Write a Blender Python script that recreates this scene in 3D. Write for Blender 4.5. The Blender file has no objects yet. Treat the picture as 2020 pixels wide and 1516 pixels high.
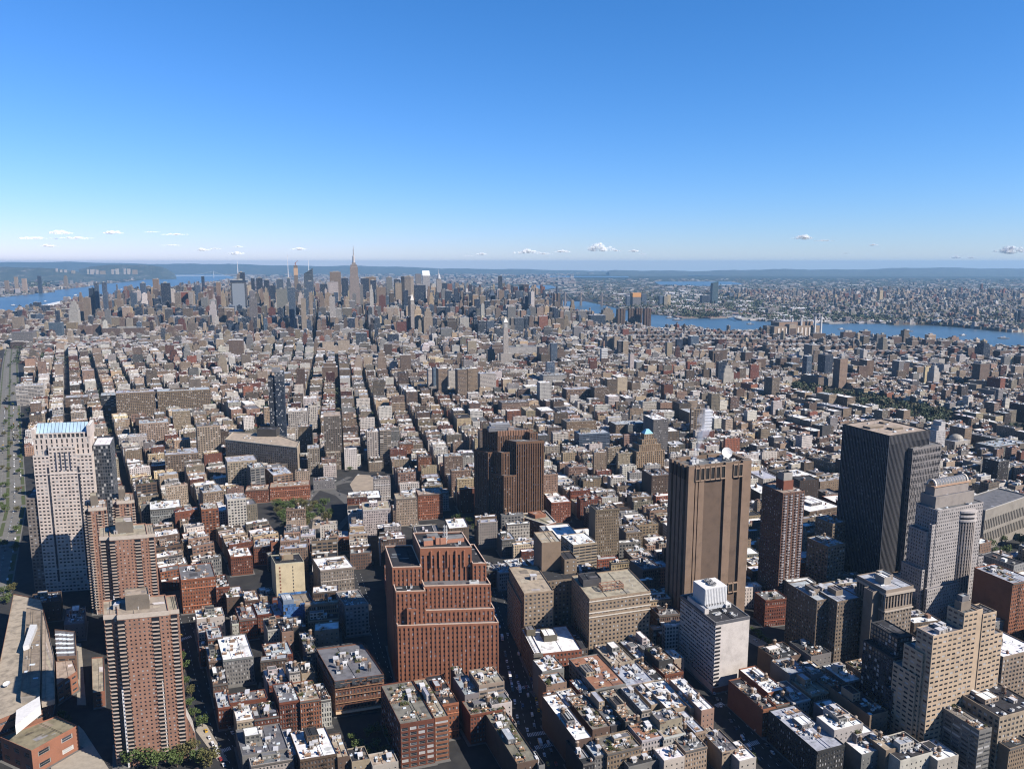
import bpy, math, random
from math import sin, cos, pi, radians, atan2, sqrt, floor
random.seed(7)
sc = bpy.context.scene
# ---------------------------------------------------------------- camera
EYE = 355.0; FPX = 1510.0; PT = radians(9.0)
cd = bpy.data.cameras.new('camera'); cam = bpy.data.objects.new('camera', cd)
sc.collection.objects.link(cam); sc.camera = cam
cam.location = (0, 0, EYE); cam.rotation_euler = (pi/2-PT, 0, 0)
cd.sensor_width = 36; cd.lens = 36*FPX/2020.0; cd.clip_start = 1; cd.clip_end = 200000
# ---------------------------------------------------------------- light
SUN_AZ = radians(116); SUN_EL = radians(37)      # azimuth measured clockwise from the view direction
w = bpy.data.worlds.new('World'); sc.world = w; w.use_nodes = True
nt = w.node_tree; bg = nt.nodes['Background']
sky = nt.nodes.new('ShaderNodeTexSky'); sky.sky_type = 'NISHITA'; sky.sun_disc = False
sky.sun_elevation = SUN_EL; sky.sun_rotation = SUN_AZ
sky.altitude = 0; sky.air_density = 1.0; sky.dust_density = 0.0; sky.ozone_density = 1.0
sp = nt.nodes.new('ShaderNodeSeparateColor'); cb = nt.nodes.new('ShaderNodeCombineColor'); nt.links.new(sky.outputs[0], sp.inputs[0])
def wm_(op, a, b):
    n = nt.nodes.new('ShaderNodeMath'); n.operation = op; nt.links.new(a, n.inputs[0]); n.inputs[1].default_value = b; return n.outputs[0]
# camera-like white balance of the physical sky: deeper red fall-off, stronger blue
nt.links.new(wm_('MULTIPLY', wm_('POWER', wm_('MULTIPLY', sp.outputs[0], .1), 1.42), 6.8), cb.inputs[0])
nt.links.new(wm_('MULTIPLY', sp.outputs[1], .83), cb.inputs[1]); nt.links.new(wm_('MULTIPLY', sp.outputs[2], 1.46), cb.inputs[2])
nt.links.new(cb.outputs[0], bg.inputs[0]); bg.inputs[1].default_value = 0.05
sd = bpy.data.lights.new('sun', 'SUN'); sd.energy = 5.0; sd.angle = radians(.5); sd.color = (1.0, .93, .84)
so = bpy.data.objects.new('sun', sd); sc.collection.objects.link(so)
from mathutils import Vector
SD = Vector((sin(SUN_AZ)*cos(SUN_EL), cos(SUN_AZ)*cos(SUN_EL), sin(SUN_EL)))
so.rotation_euler = SD.to_track_quat('Z', 'Y').to_euler(); so.location = (900, -500, 900)
sc.view_settings.view_transform = 'Standard'; sc.view_settings.look = 'None'
sc.view_settings.exposure = 1.16; sc.view_settings.gamma = 1
sc.cycles.pixel_filter_type = 'BLACKMAN_HARRIS'; sc.cycles.filter_width = 1.15
sc.cycles.volume_bounces = 1; sc.cycles.max_bounces = 5; sc.cycles.diffuse_bounces = 1; sc.cycles.glossy_bounces = 2
sc.cycles.transparent_max_bounces = 32; sc.cycles.volume_step_rate = 0.3
# ---------------------------------------------------------------- projection helpers
RE = 7.4e6; HAZE = 2.5e-5
def drop(x, y): return (x*x+y*y)/(2*RE)
def ray(u, v):
    dx = (u-1010)/FPX; dy = (758-v)/FPX
    return dx, cos(PT)+dy*sin(PT), -sin(PT)+dy*cos(PT)
def P(u, v, h=0.0):            # where the ray of photo pixel (u,v) meets height h above the curved ground
    X, Y, Z = ray(u, v); d = 0
    for _ in range(6):
        t = (EYE-(h-d))/max(-Z, 1e-4); d = drop(X*t, Y*t)
    return X*t, Y*t
def Q(x, y, z):
    z -= EYE; f = y*cos(PT)-z*sin(PT); up = y*sin(PT)+z*cos(PT)
    if f <= 1: return -9999, -9999
    return 1010+FPX*x/f, 758-FPX*up/f
def zat(v, Y):                 # height of photo row v at forward distance Y
    X, Yy, Z = ray(1010, v); return EYE+Z/Yy*Y
def xat(u, v, Y):
    X, Yy, Z = ray(u, v); return X/Yy*Y
# ---------------------------------------------------------------- colours
COL = dict(R=(.25,.085,.05), O=(.36,.145,.08), N=(.17,.115,.085), T=(.36,.275,.2), B=(.52,.43,.33), W=(.72,.69,.66),
  G=(.30,.30,.30), K=(.06,.058,.06), P=(.42,.28,.21), L=(.42,.37,.30), S=(.13,.20,.30), D=(.025,.05,.10), C=(.72,.58,.38), M=(.24,.17,.13))
CN = dict(R='red brick', O='orange brick', N='dark brown', T='tan', B='beige', W='white', G='grey', K='blackish', P='pinkish',
  L='limestone', S='blue glass', D='dark glass', C='cream', M='brown')
ROOF = dict(w=(.88,.88,.89), s=(.38,.41,.46), g=(.15,.15,.16), k=(.03,.03,.034), t=(.38,.32,.25), r=(.33,.16,.10), v=(.20,.185,.15))
RN = dict(w='white', s='silver', g='grey', k='black', t='tan', r='terracotta', v='planted')
def vary(c, s=.12):
    k = random.uniform(1-s, 1+s); j = [random.uniform(.96, 1.04) for _ in range(3)]
    return tuple(min(.85, a*k*b) for a, b in zip(c, j))
# ---------------------------------------------------------------- materials
def node_mat(name):
    m = bpy.data.materials.new(name); m.use_nodes = True
    return m, m.node_tree, m.node_tree.nodes['Principled BSDF']
def N(t, kind, **kw):
    n = t.nodes.new(kind)
    for k, v in kw.items(): setattr(n, k, v)
    return n
def math_node(t, op, a, b=None):
    n = N(t, 'ShaderNodeMath', operation=op)
    for i, s in enumerate((a, b)):
        if s is None: continue
        if isinstance(s, (int, float)): n.inputs[i].default_value = s
        else: t.links.new(s, n.inputs[i])
    return n.outputs[0]
def mix(t, f, a, b, mode='MIX'):
    n = N(t, 'ShaderNodeMix', data_type='RGBA', blend_type=mode)
    for s, i in ((f, 0), (a, 6), (b, 7)):
        if isinstance(s, (int, float)): n.inputs[i].default_value = s
        elif isinstance(s, tuple): n.inputs[i].default_value = (*s, 1) if len(s) == 3 else s
        else: t.links.new(s, n.inputs[i])
    return n.outputs[2]
def noise(t, scale, detail=3, vec=None, rough=.6):
    n = N(t, 'ShaderNodeTexNoise'); n.inputs['Scale'].default_value = scale; n.inputs['Detail'].default_value = detail
    n.inputs['Roughness'].default_value = rough
    if vec is None: vec = N(t, 'ShaderNodeNewGeometry').outputs['Position']
    t.links.new(vec, n.inputs['Vector']); return n.outputs['Fac']
def ramp(t, f, stops):
    n = N(t, 'ShaderNodeValToRGB'); t.links.new(f, n.inputs[0]); e = n.color_ramp.elements
    while len(e) < len(stops): e.new(.5)
    for k, (p, c) in zip(e, stops): k.position = p; k.color = (c, c, c, 1) if isinstance(c, (int, float)) else (*c, 1)
    return n.outputs[0]
def mat_facade():              # masonry tinted by the mesh colour; alpha of the colour is the glazed share of each bay
    m, t, b = node_mat('masonry_facade')
    at = N(t, 'ShaderNodeAttribute', attribute_name='col'); uv = N(t, 'ShaderNodeUVMap', uv_map='uv')
    sx = N(t, 'ShaderNodeSeparateXYZ'); t.links.new(uv.outputs[0], sx.inputs[0])
    fu = math_node(t, 'DIVIDE', sx.outputs[0], 2.9); fv = math_node(t, 'DIVIDE', sx.outputs[1], 3.4)
    mu = math_node(t, 'ABSOLUTE', math_node(t, 'SUBTRACT', math_node(t, 'FRACT', fu), .5))
    mv = math_node(t, 'ABSOLUTE', math_node(t, 'SUBTRACT', math_node(t, 'FRACT', fv), .5))
    half = math_node(t, 'MULTIPLY', at.outputs['Alpha'], .5)
    mask = math_node(t, 'MULTIPLY', math_node(t, 'LESS_THAN', mu, half), math_node(t, 'LESS_THAN', mv, .29))
    cv = N(t, 'ShaderNodeCombineXYZ'); t.links.new(math_node(t, 'FLOOR', fu), cv.inputs[0]); t.links.new(math_node(t, 'FLOOR', fv), cv.inputs[1])
    wn = N(t, 'ShaderNodeTexWhiteNoise'); t.links.new(cv.outputs[0], wn.inputs['Vector'])
    glass = ramp(t, wn.outputs['Value'], [(0, (.008,.010,.014)), (.6, (.018,.022,.028)), (.88, (.05,.05,.055)), (1, (.17,.165,.16))])
    st = ramp(t, noise(t, .12, 5), [(.25, .72), (.5, 1.0), (.8, 1.12)])
    fine = ramp(t, noise(t, 1.6, 3), [(.2, .86), (.8, 1.12)])
    wall = mix(t, 1.0, mix(t, 1.0, mix(t, 1.0, at.outputs['Color'], (.40,.375,.355), 'MULTIPLY'), st, 'MULTIPLY'), fine, 'MULTIPLY')
    t.links.new(mix(t, mask, wall, glass), b.inputs['Base Color'])
    t.links.new(math_node(t, 'SUBTRACT', .88, math_node(t, 'MULTIPLY', mask, .55)), b.inputs['Roughness'])
    b.inputs['Specular IOR Level'].default_value = .35
    return m
def mat_tint(name, rough=.8, s1=.25, lo=.75, hi=1.12, spec=.3, metal=0.0):
    m, t, b = node_mat(name); at = N(t, 'ShaderNodeAttribute', attribute_name='col')
    a = ramp(t, noise(t, s1, 6), [(.3, lo), (.55, 1.0), (.85, hi)])
    t.links.new(mix(t, 1.0, mix(t, 1.0, at.outputs['Color'], (.66,.65,.64), 'MULTIPLY'), a, 'MULTIPLY'), b.inputs['Base Color'])
    b.inputs['Roughness'].default_value = rough; b.inputs['Specular IOR Level'].default_value = spec; b.inputs['Metallic'].default_value = metal
    return m
def mat_plain(name, c, rough=.8, spec=.4, nz=0, ns=1.0, metal=0.0):
    m, t, b = node_mat(name)
    if nz:
        a = ramp(t, noise(t, ns, 5), [(.3, 1-nz), (.75, 1+nz)])
        t.links.new(mix(t, 1.0, (*c, 1), a, 'MULTIPLY'), b.inputs['Base Color'])
    else: b.inputs['Base Color'].default_value = (*c, 1)
    b.inputs['Roughness'].default_value = rough; b.inputs['Specular IOR Level'].default_value = spec; b.inputs['Metallic'].default_value = metal
    return m
FAC = mat_facade(); RFM = mat_tint('roof_membrane', .9, .18, .55, 1.15); TNT = mat_tint('painted_surface', .6, .5, .85, 1.08)
GLS = mat_plain('window_glass', (.012,.015,.02), .12, .5); BLD = mat_plain('window_blind', (.24,.235,.23), .35, .5)
GL2 = mat_plain('window_glass_grey', (.035,.04,.05), .2, .5)
TINTED = mat_tint('tinted_glass', .12, .05, .8, 1.1, .7)
def mat_leaf(name, c):
    m, t, b = node_mat(name)
    a = ramp(t, noise(t, .9, 2), [(.3, .55), (.7, 1.35)])
    t.links.new(mix(t, 1.0, (*c, 1), a, 'MULTIPLY'), b.inputs['Base Color']); b.inputs['Roughness'].default_value = .7
    b.inputs['Specular IOR Level'].default_value = .2
    return m
LEAF = mat_leaf('foliage', (.055,.078,.022)); LEAF2 = mat_leaf('dry_foliage', (.075,.07,.026)); BARK = mat_plain('bark', (.09,.065,.045), .95, .2, .2, 2)
# ---------------------------------------------------------------- mesh builder
class MB:
    def __init__(s, mats): s.v = []; s.f = []; s.m = []; s.c = []; s.u = []; s.mats = mats
    def face(s, pts, mat=0, col=(.5,.5,.5,0), uv=None):
        n = len(s.v); s.v.extend(pts); k = len(pts); s.f.append(tuple(range(n, n+k))); s.m.append(mat)
        if len(col) == 3: col = (*col, 0)
        s.c.extend(col*k); s.u.extend(uv if uv else (0.0,)*(2*k))
    def wall(s, p0, p1, z0, z1, mat=0, col=(.5,.5,.5,0), u0=0.0):
        L = math.dist(p0, p1)
        if mat == 0 and len(col) == 4 and col[3] > 0:  # whole number of bays
            nb = max(1, round(L/2.9)); U = nb*2.9; nf = max(1, round((z1-z0)/3.4)); V = nf*3.4
        else: U, V = L, z1-z0
        s.face([(p0[0],p0[1],z0),(p1[0],p1[1],z0),(p1[0],p1[1],z1),(p0[0],p0[1],z1)], mat, col, (u0,0,u0+U,0,u0+U,V,u0,V))
    def top(s, poly, z, mat=1, col=(.4,.4,.4,0)): s.face([(p[0],p[1],z) for p in poly], mat, col)
    def prism(s, poly, z0, z1, mat=0, col=(.5,.5,.5,0), rm=1, rc=None):
        u0 = random.randint(0, 40)*2.9
        for i in range(len(poly)): s.wall(poly[i], poly[(i+1) % len(poly)], z0, z1, mat, col, u0)
        s.top(poly, z1, rm, rc or col)
    def tube(s, x, y, z0, z1, r0, r1, n=8, mat=0, col=(.5,.5,.5,0), cap=True):
        a = [(x+r0*cos(2*pi*i/n), y+r0*sin(2*pi*i/n), z0) for i in range(n)]
        b = [(x+r1*cos(2*pi*i/n), y+r1*sin(2*pi*i/n), z1) for i in range(n)]
        for i in range(n):
            j = (i+1) % n
            if r1 < 1e-3: s.face([a[i], a[j], (x,y,z1)], mat, col)
            else: s.face([a[i], a[j], b[j], b[i]], mat, col)
        if cap and r1 > 1e-3: s.face(b, mat, col)
    def bar(s, a, b, r, mat=0, col=(.5,.5,.5,0), r2=None):
        a = Vector(a); b = Vector(b); d = (b-a).normalized(); u = d.cross(Vector((0,0,1)))
        if u.length < .01: u = Vector((1,0,0))
        u.normalize(); w_ = d.cross(u); r2 = r if r2 is None else r2
        A = [a+(u*i+w_*j)*r for i, j in ((-1,-1),(1,-1),(1,1),(-1,1))]; B = [b+(u*i+w_*j)*r2 for i, j in ((-1,-1),(1,-1),(1,1),(-1,1))]
        for i in range(4):
            j = (i+1) % 4; s.face([tuple(A[i]), tuple(A[j]), tuple(B[j]), tuple(B[i])], mat, col)
        s.face([tuple(q) for q in B], mat, col); s.face([tuple(q) for q in reversed(A)], mat, col)
    def build(s, name, parent=None, origin=None):
        me = bpy.data.meshes.new(name)
        ox, oy, oz = origin or (0,0,0)
        me.from_pydata([(p[0]-ox, p[1]-oy, p[2]-oz) for p in s.v] if origin else s.v, [], s.f)
        for m in s.mats: me.materials.append(m)
        me.polygons.foreach_set('material_index', s.m)
        a = me.color_attributes.new('col', 'FLOAT_COLOR', 'CORNER'); a.data.foreach_set('color', s.c)
        u = me.uv_layers.new(name='uv'); u.data.foreach_set('uv', s.u)
        me.validate(); me.update()
        o = bpy.data.objects.new(name, me); sc.collection.objects.link(o)
        if parent: o.parent = parent
        elif origin: o.location = origin
        return o
M3 = [FAC, RFM, TNT]
def tag(o, label=None, cat=None, group=None, kind=None):
    if label: o['label'] = label
    if cat: o['category'] = cat
    if group: o['group'] = group
    if kind: o['kind'] = kind
    return o
def empty(name, loc, label=None, cat=None, group=None):
    o = bpy.data.objects.new(name, None); sc.collection.objects.link(o); o.location = loc; o.empty_display_size = 2
    return tag(o, label, cat, group)
def lerp(a, b, t): return (a[0]+(b[0]-a[0])*t, a[1]+(b[1]-a[1])*t)
def sub(q, s0, s1, t0, t1):     # part of a four-cornered footprint (front left, front right, back right, back left)
    f = lambda s, t: lerp(lerp(q[0], q[1], s), lerp(q[3], q[2], s), t)
    return [f(s0,t0), f(s1,t0), f(s1,t1), f(s0,t1)]
def rect(c, a, w_, d):
    ca, sa = cos(a), sin(a)
    return [(c[0]+x*ca-y*sa, c[1]+x*sa+y*ca) for x, y in ((-w_/2,-d/2),(w_/2,-d/2),(w_/2,d/2),(-w_/2,d/2))]
def ctr(q): return (sum(p[0] for p in q)/len(q), sum(p[1] for p in q)/len(q))
def angs(x):
    if x < -130: return 16, 117
    if x > 120: return 20, 109
    t = (x+130)/250; return 16+4*t, 115-6*t
def foot(u0, v0, u1, h, d, a=None, b=None):
    x, y = P(u0, v0, h); A, B = angs(x)
    a = radians(A if a is None else a); b = radians(B if b is None else b)
    f0 = y*cos(PT)+(EYE-h)*sin(PT); k = (u1-1010)/FPX
    w_ = (k*f0-x)/(cos(a)-k*sin(a)*cos(PT)); w_ = max(3, w_)
    r = (x+w_*cos(a), y+w_*sin(a))
    return [(x, y), r, (r[0]+d*cos(b), r[1]+d*sin(b)), (x+d*cos(b), y+d*sin(b))]
def quadw(x, y, w_, d, a, b=None):
    a = radians(a); b = a+pi/2 if b is None else radians(b); r = (x+w_*cos(a), y+w_*sin(a))
    return [(x, y), r, (r[0]+d*cos(b), r[1]+d*sin(b)), (x+d*cos(b), y+d*sin(b))]
# window meshes shared by every building, 1 m x 1 m, facing -Y
def win_mesh(name, gm, fc):
    b = MB([gm, TNT]); b.face([(-.5,.02,-.5),(.5,.02,-.5),(.5,.02,.5),(-.5,.02,.5)], 0)
    for x0, x1, z0, z1 in ((-.5,.5,-.5,-.42),(-.5,.5,.44,.5),(-.5,-.42,-.42,.44),(.42,.5,-.42,.44),(-.42,.42,-.02,.04)):
        b.face([(x0,0,z0),(x1,0,z0),(x1,0,z1),(x0,0,z1)], 1, fc)
    o = b.build(name); me = o.data; bpy.data.objects.remove(o); return me
WM = [win_mesh('window_dark', GLS, (.25,.24,.22)), win_mesh('window_grey', GL2, (.4,.38,.36)), win_mesh('window_pale', BLD, (.6,.58,.56))]
def facade(b, p0, p1, z0, z1, col, bay=3.0, fh=3.4, ww=.5, wh=.55, dep=.3, base=0.0, top=0.0, wins=None, spc=None, sdep=0.0, edge=0.0, mat=0):
    """wall from p0 to p1 with real window openings; window panes go into `wins` (their own objects) or into the mesh"""
    L = math.dist(p0, p1); dx, dy = (p1[0]-p0[0])/L, (p1[1]-p0[1])/L; nx, ny = dy, -dx
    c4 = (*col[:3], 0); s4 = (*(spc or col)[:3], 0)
    def pt(s, z, dp=0): return (p0[0]+dx*s-nx*dp, p0[1]+dy*s-ny*dp, z)
    def qd(s0, s1, a, c, dp=0, m=mat, cc=c4): b.face([pt(s0,a,dp), pt(s1,a,dp), pt(s1,c,dp), pt(s0,c,dp)], m, cc, (s0,a,s1,a,s1,c,s0,c))
    za, zb = z0+base, z1-top
    nf = max(1, int(round((zb-za)/fh))); nb = max(1, int(round((L-2*edge)/bay)))
    if zb-za < 2 or L-2*edge < 2: qd(0, L, z0, z1); return
    if base > 0: qd(0, L, z0, za)
    if top > 0: qd(0, L, zb, z1)
    bw = (L-2*edge)/nb; f = (zb-za)/nf; w_ = bw*ww; hh = f*wh
    sill = (f-hh)*.5; ang = atan2(dy, dx)
    qd(0, edge+(bw-w_)/2, za, zb)
    for i in range(nb):
        s0 = edge+i*bw+(bw-w_)/2; s1 = s0+w_
        qd(s1, (s1+bw-w_) if i < nb-1 else L, za, zb)
        if sdep:
            b.face([pt(s0,za,0), pt(s0,za,sdep), pt(s0,zb,sdep), pt(s0,zb,0)], mat, c4); b.face([pt(s1,za,sdep), pt(s1,za,0), pt(s1,zb,0), pt(s1,zb,sdep)], mat, c4)
            b.face([pt(s0,zb,sdep), pt(s1,zb,sdep), pt(s1,zb,0), pt(s0,zb,0)], mat, c4)
            b.face([pt(s0,za,0), pt(s1,za,0), pt(s1,za,sdep), pt(s0,za,sdep)], mat, c4)
        zz = za
        for k in range(nf):
            a = za+k*f+sill; c = a+hh; D = sdep+dep
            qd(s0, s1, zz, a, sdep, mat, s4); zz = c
            b.face([pt(s0,a,sdep), pt(s1,a,sdep), pt(s1,a,D), pt(s0,a,D)], mat, c4)
            b.face([pt(s0,a,sdep), pt(s0,a,D), pt(s0,c,D), pt(s0,c,sdep)], mat, c4)
            b.face([pt(s1,a,D), pt(s1,a,sdep), pt(s1,c,sdep), pt(s1,c,D)], mat, c4)
            b.face([pt(s0,c,D), pt(s1,c,D), pt(s1,c,sdep), pt(s0,c,sdep)], mat, c4)
            r = random.random(); kk = 0 if r < .6 else (1 if r < .84 else 2)
            if wins is None: qd(s0, s1, a, c, D, (3,4,5)[kk])
            else: wins.append((pt((s0+s1)/2, (a+c)/2, D-.03), ang, w_, hh, kk))
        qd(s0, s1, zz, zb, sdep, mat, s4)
MW = [FAC, RFM, TNT, GLS, GL2, BLD]
PARTS = {}
def unit(kind):                # shared meshes for roof fittings, unit footprint standing on z = 0
    if kind in PARTS: return PARTS[kind]
    b = MB(M3)
    if kind == 'water_tank':
        for x, y in ((-.9,-.9),(.9,-.9),(.9,.9),(-.9,.9)): b.bar((x,y,0),(x*.9,y*.9,3), .1, 2, (.08,.07,.06))
        b.bar((-1,-1,1.5),(1,1,1.5), .06, 2, (.08,.07,.06)); b.tube(0,0,3,3.2,1.5,1.5,10,2,(.1,.09,.08)); b.tube(0,0,3.2,6.4,1.45,1.35,12,2,(.17,.11,.07)); b.tube(0,0,6.4,7.5,1.6,0,12,2,(.28,.22,.17))
    elif kind == 'air_conditioner':
        b.prism(rect((0,0),0,1,1),0,.85,2,(.55,.56,.57),2); b.tube(0,0,.85,.95,.35,.35,8,2,(.12,.12,.12)); b.tube(0,0,.95,.98,.1,.1,6,2,(.5,.5,.5))
    elif kind == 'skylight':
        b.prism(rect((0,0),0,1,1),0,.25,2,(.5,.5,.5),2)
        for s in (-1, 1): b.face([(-.48,s*.48,.25),(.48,s*.48,.25),(.48,0,.6),(-.48,0,.6)][::(1 if s < 0 else -1)], 2, (.55,.62,.7))
        b.face([(-.48,-.48,.25),(-.48,0,.6),(-.48,.48,.25)], 2, (.5,.5,.5)); b.face([(.48,.48,.25),(.48,0,.6),(.48,-.48,.25)], 2, (.5,.5,.5))
    elif kind == 'chimney':
        b.prism(rect((0,0),0,1,1),0,1,2,(.26,.12,.08),2); b.prism(rect((0,0),0,1.15,1.15),1,1.06,2,(.4,.36,.3),2); b.tube(0,0,1.06,1.25,.25,.22,6,2,(.2,.1,.07))
    elif kind == 'bulkhead':
        b.prism(rect((0,0),0,1,1),0,1,2,(.42,.39,.36),2,(.5,.5,.52)); b.prism(rect((0,0),0,1.08,1.08),1,1.05,2,(.25,.25,.25),2,(.55,.55,.57)); b.face([(-.15,-.51,.02),(.15,-.51,.02),(.15,-.51,.75),(-.15,-.51,.75)], 2, (.08,.07,.07))
    elif kind == 'white_bulkhead':
        b.prism(rect((0,0),0,1,1),0,1,2,(.68,.67,.66),2,(.6,.6,.62)); b.face([(-.25,-.51,.1),(.25,-.51,.1),(.25,-.51,.75),(-.25,-.51,.75)], 2, (.06,.07,.08)); b.prism(rect((0,0),0,1.06,1.06),1,1.04,2,(.5,.5,.5),2,(.7,.7,.7))
    elif kind == 'vent_pipe':
        b.tube(0,0,0,1.6,.18,.18,6,2,(.5,.5,.5)); b.tube(0,0,1.6,1.9,.32,.1,6,2,(.5,.5,.5))
    elif kind == 'roof_deck':
        b.prism(rect((0,0),0,1,1),0,.18,2,(.3,.19,.11),2,(.36,.22,.13))
        for k in range(4): b.bar((-.48+.32*k,-.5,.18),(-.48+.32*k,-.5,1.1), .03, 2, (.1,.1,.1))
        b.bar((-.5,-.5,1.1),(.5,-.5,1.1), .03, 2, (.1,.1,.1)); b.bar((-.2,.1,.18),(-.2,.1,1.9), .02, 2, (.7,.7,.7)); b.tube(-.2,.1,1.7,2.2,.22,0,8,2,(.6,.55,.48))
    elif kind == 'roof_plants':
        rr = random.Random(3); b = MB([LEAF, LEAF2, TNT]); b.prism(rect((0,0),0,1,1),0,.2,2,(.16,.12,.08),2)
        for k in range(90):
            x, y, z = rr.uniform(-.5,.5), rr.uniform(-.5,.5), rr.uniform(.15,1.0)**1; s = rr.uniform(.05,.12); a1 = Vector((rr.gauss(0,1),rr.gauss(0,1),rr.gauss(0,1))).normalized(); a2 = a1.cross(Vector((rr.random(),.3,.9))).normalized()
            c = Vector((x,y,z)); b.face([tuple(c-a1*s-a2*s), tuple(c+a1*s-a2*s), tuple(c+a1*s+a2*s), tuple(c-a1*s+a2*s)], rr.randint(0,1))
    o = b.build(kind); me = o.data; bpy.data.objects.remove(o); PARTS[kind] = me; return me
def put(kind, root, org, x, y, z, a=0, s=(1,1,1), name=None):
    o = bpy.data.objects.new(name or ('bulkhead' if kind == 'white_bulkhead' else kind), unit(kind)); sc.collection.objects.link(o)
    o.parent = root; o.location = (x-org[0], y-org[1], z-org[2]); o.rotation_euler = (0,0,a); o.scale = s
    return o
def put_windows(root, org, wins, limit=100):
    """the first hundred panes (nearest the camera) are objects of their own, the rest one part"""
    if not wins: return
    wins.sort(key=lambda q: q[0][1]-1.4*q[0][2]+.3*abs(q[0][0]) if True else 0)
    for p, a, w_, h, k in wins[:limit]:
        o = bpy.data.objects.new('window', WM[k]); sc.collection.objects.link(o); o.parent = root
        o.location = (p[0]-org[0], p[1]-org[1], p[2]-org[2]); o.rotation_euler = (0,0,a); o.scale = (w_,1,h)
    rest = wins[limit:]
    if rest:
        b = MB([GLS, GL2, BLD, TNT])
        for p, a, w_, h, k in rest:
            ca, sa = cos(a)*w_/2, sin(a)*w_/2
            b.face([(p[0]-ca,p[1]-sa,p[2]-h/2),(p[0]+ca,p[1]+sa,p[2]-h/2),(p[0]+ca,p[1]+sa,p[2]+h/2),(p[0]-ca,p[1]-sa,p[2]+h/2)], k)
        tag(b.build('window', root, org), kind='stuff')
# registry of what stands where, for labels and for keeping the street grid clear
THINGS = []; FOOT = []
def register(root, q, h, desc, short=None, label=None):
    c = ctr(q); z = -drop(*c); us = [Q(p[0], p[1], z+hh)[0] for p in q for hh in (0, h)]; vs = [Q(p[0], p[1], z+hh)[1] for p in q for hh in (0, h)]
    THINGS.append(dict(o=root, c=c, h=h, u=(min(us)+max(us))/2, v=min(vs)*.7+max(vs)*.3, w=max(us)-min(us), box=(min(us),min(vs),max(us),max(vs)), desc=desc, short=short, label=label))
    FOOT.append(q)
def inside(p, poly):
    r = False; n = len(poly); j = n-1
    for i in range(n):
        (xi, yi), (xj, yj) = poly[i], poly[j]
        if (yi > p[1]) != (yj > p[1]) and p[0] < (xj-xi)*(p[1]-yi)/(yj-yi)+xi: r = not r
        j = i
    return r
"""BUILDING: a wall mesh, its roofs, windows and roof fittings, parented to an Empty at the base"""
class Bld:
    def __init__(s, name, q, h, desc, short=None, label=None, cat='building', group=None, reg=True):
        c = ctr(q); s.z = -drop(*c); s.org = (c[0], c[1], s.z); s.q = q
        s.root = empty(name, s.org, label, cat, group); s.w = MB(MW); s.wins = []
        if reg: register(s.root, q, h, desc, short, label)
    def tier(s, poly, z0, z1, col, roof='g', sides=(0,1,2,3), par=.9, **fk):
        z0 += s.z; z1 += s.z
        if fk.pop('mw', None) is not None or not fk:
            pass
        n = len(poly)
        for i in range(n):
            p0, p1 = poly[i], poly[(i+1) % n]
            if fk and i in sides and math.dist(p0, p1) > 3: facade(s.w, p0, p1, z0, z1, col, wins=s.wins, **fk)
            else: s.w.wall(p0, p1, z0, z1, 0, col if len(col) == 4 else (*col, 0))
        if par:
            c = ctr(poly); ins = [lerp(p, c, min(.12, .5/max(1, math.dist(p, c)))) for p in poly]; k = (*[min(.8, v*1.1) for v in col[:3]], 0)
            for i in range(n):
                j = (i+1) % n; a, b_, d, e = poly[i], poly[j], ins[j], ins[i]
                s.w.wall(a, b_, z1, z1+par, 0, k); s.w.wall(d, e, z1, z1+par, 0, k)
                s.w.face([(a[0],a[1],z1+par),(b_[0],b_[1],z1+par),(d[0],d[1],z1+par),(e[0],e[1],z1+par)], 0, k)
        rc_ = vary(ROOF[roof], .08) if isinstance(roof, str) else roof
        r = MB(M3); r.top(poly, z1+.02, 1, rc_)
        if n == 4:
            L0, L1 = math.dist(poly[0],poly[1]), math.dist(poly[1],poly[2]); k = int(min(9, L0*L1/55)); zz = .03
            for _ in range(k):         # repairs, walkways and differing membranes
                s0, t0 = random.uniform(.04,.8), random.uniform(.04,.8); s1, t1 = min(.96, s0+random.choice((1.5,3,5,8))/L0), min(.96, t0+random.choice((1,2,4,9))/L1)
                c_ = random.choice((ROOF['w'],ROOF['s'],ROOF['g'],ROOF['k'],ROOF['t'],rc_[:3],rc_[:3])); c_ = tuple(.45*a+.55*b for a, b in zip(c_, rc_)); zz += .012
                if s1 > s0 and t1 > t0: r.top(sub(poly, s0, s1, t0, t1), z1+.02+zz, 1, vary(c_, .2))
            if L0*L1 > 60:
                for _ in range(random.randint(0,2)): f_ = random.uniform(.25,.75); zz += .01; r.prism(sub(poly, f_, f_+.25/L0, .03, .97), z1, z1+.45, 1, vary(rc_[:3], .3))
        s.roof = r.build('roof', s.root, s.org)
    def part(s, name, mb): return mb.build(name, s.root, s.org)
    def done(s, limit=100):
        s.w.build('wall', s.root, s.org); put_windows(s.root, s.org, s.wins, limit); return s.root
    def add(s, kind, p, z, a=0, sc_=(1,1,1)): return put(kind, getattr(s, 'roof', None) or s.root, s.org, p[0], p[1], z+s.z, a, sc_)
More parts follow.
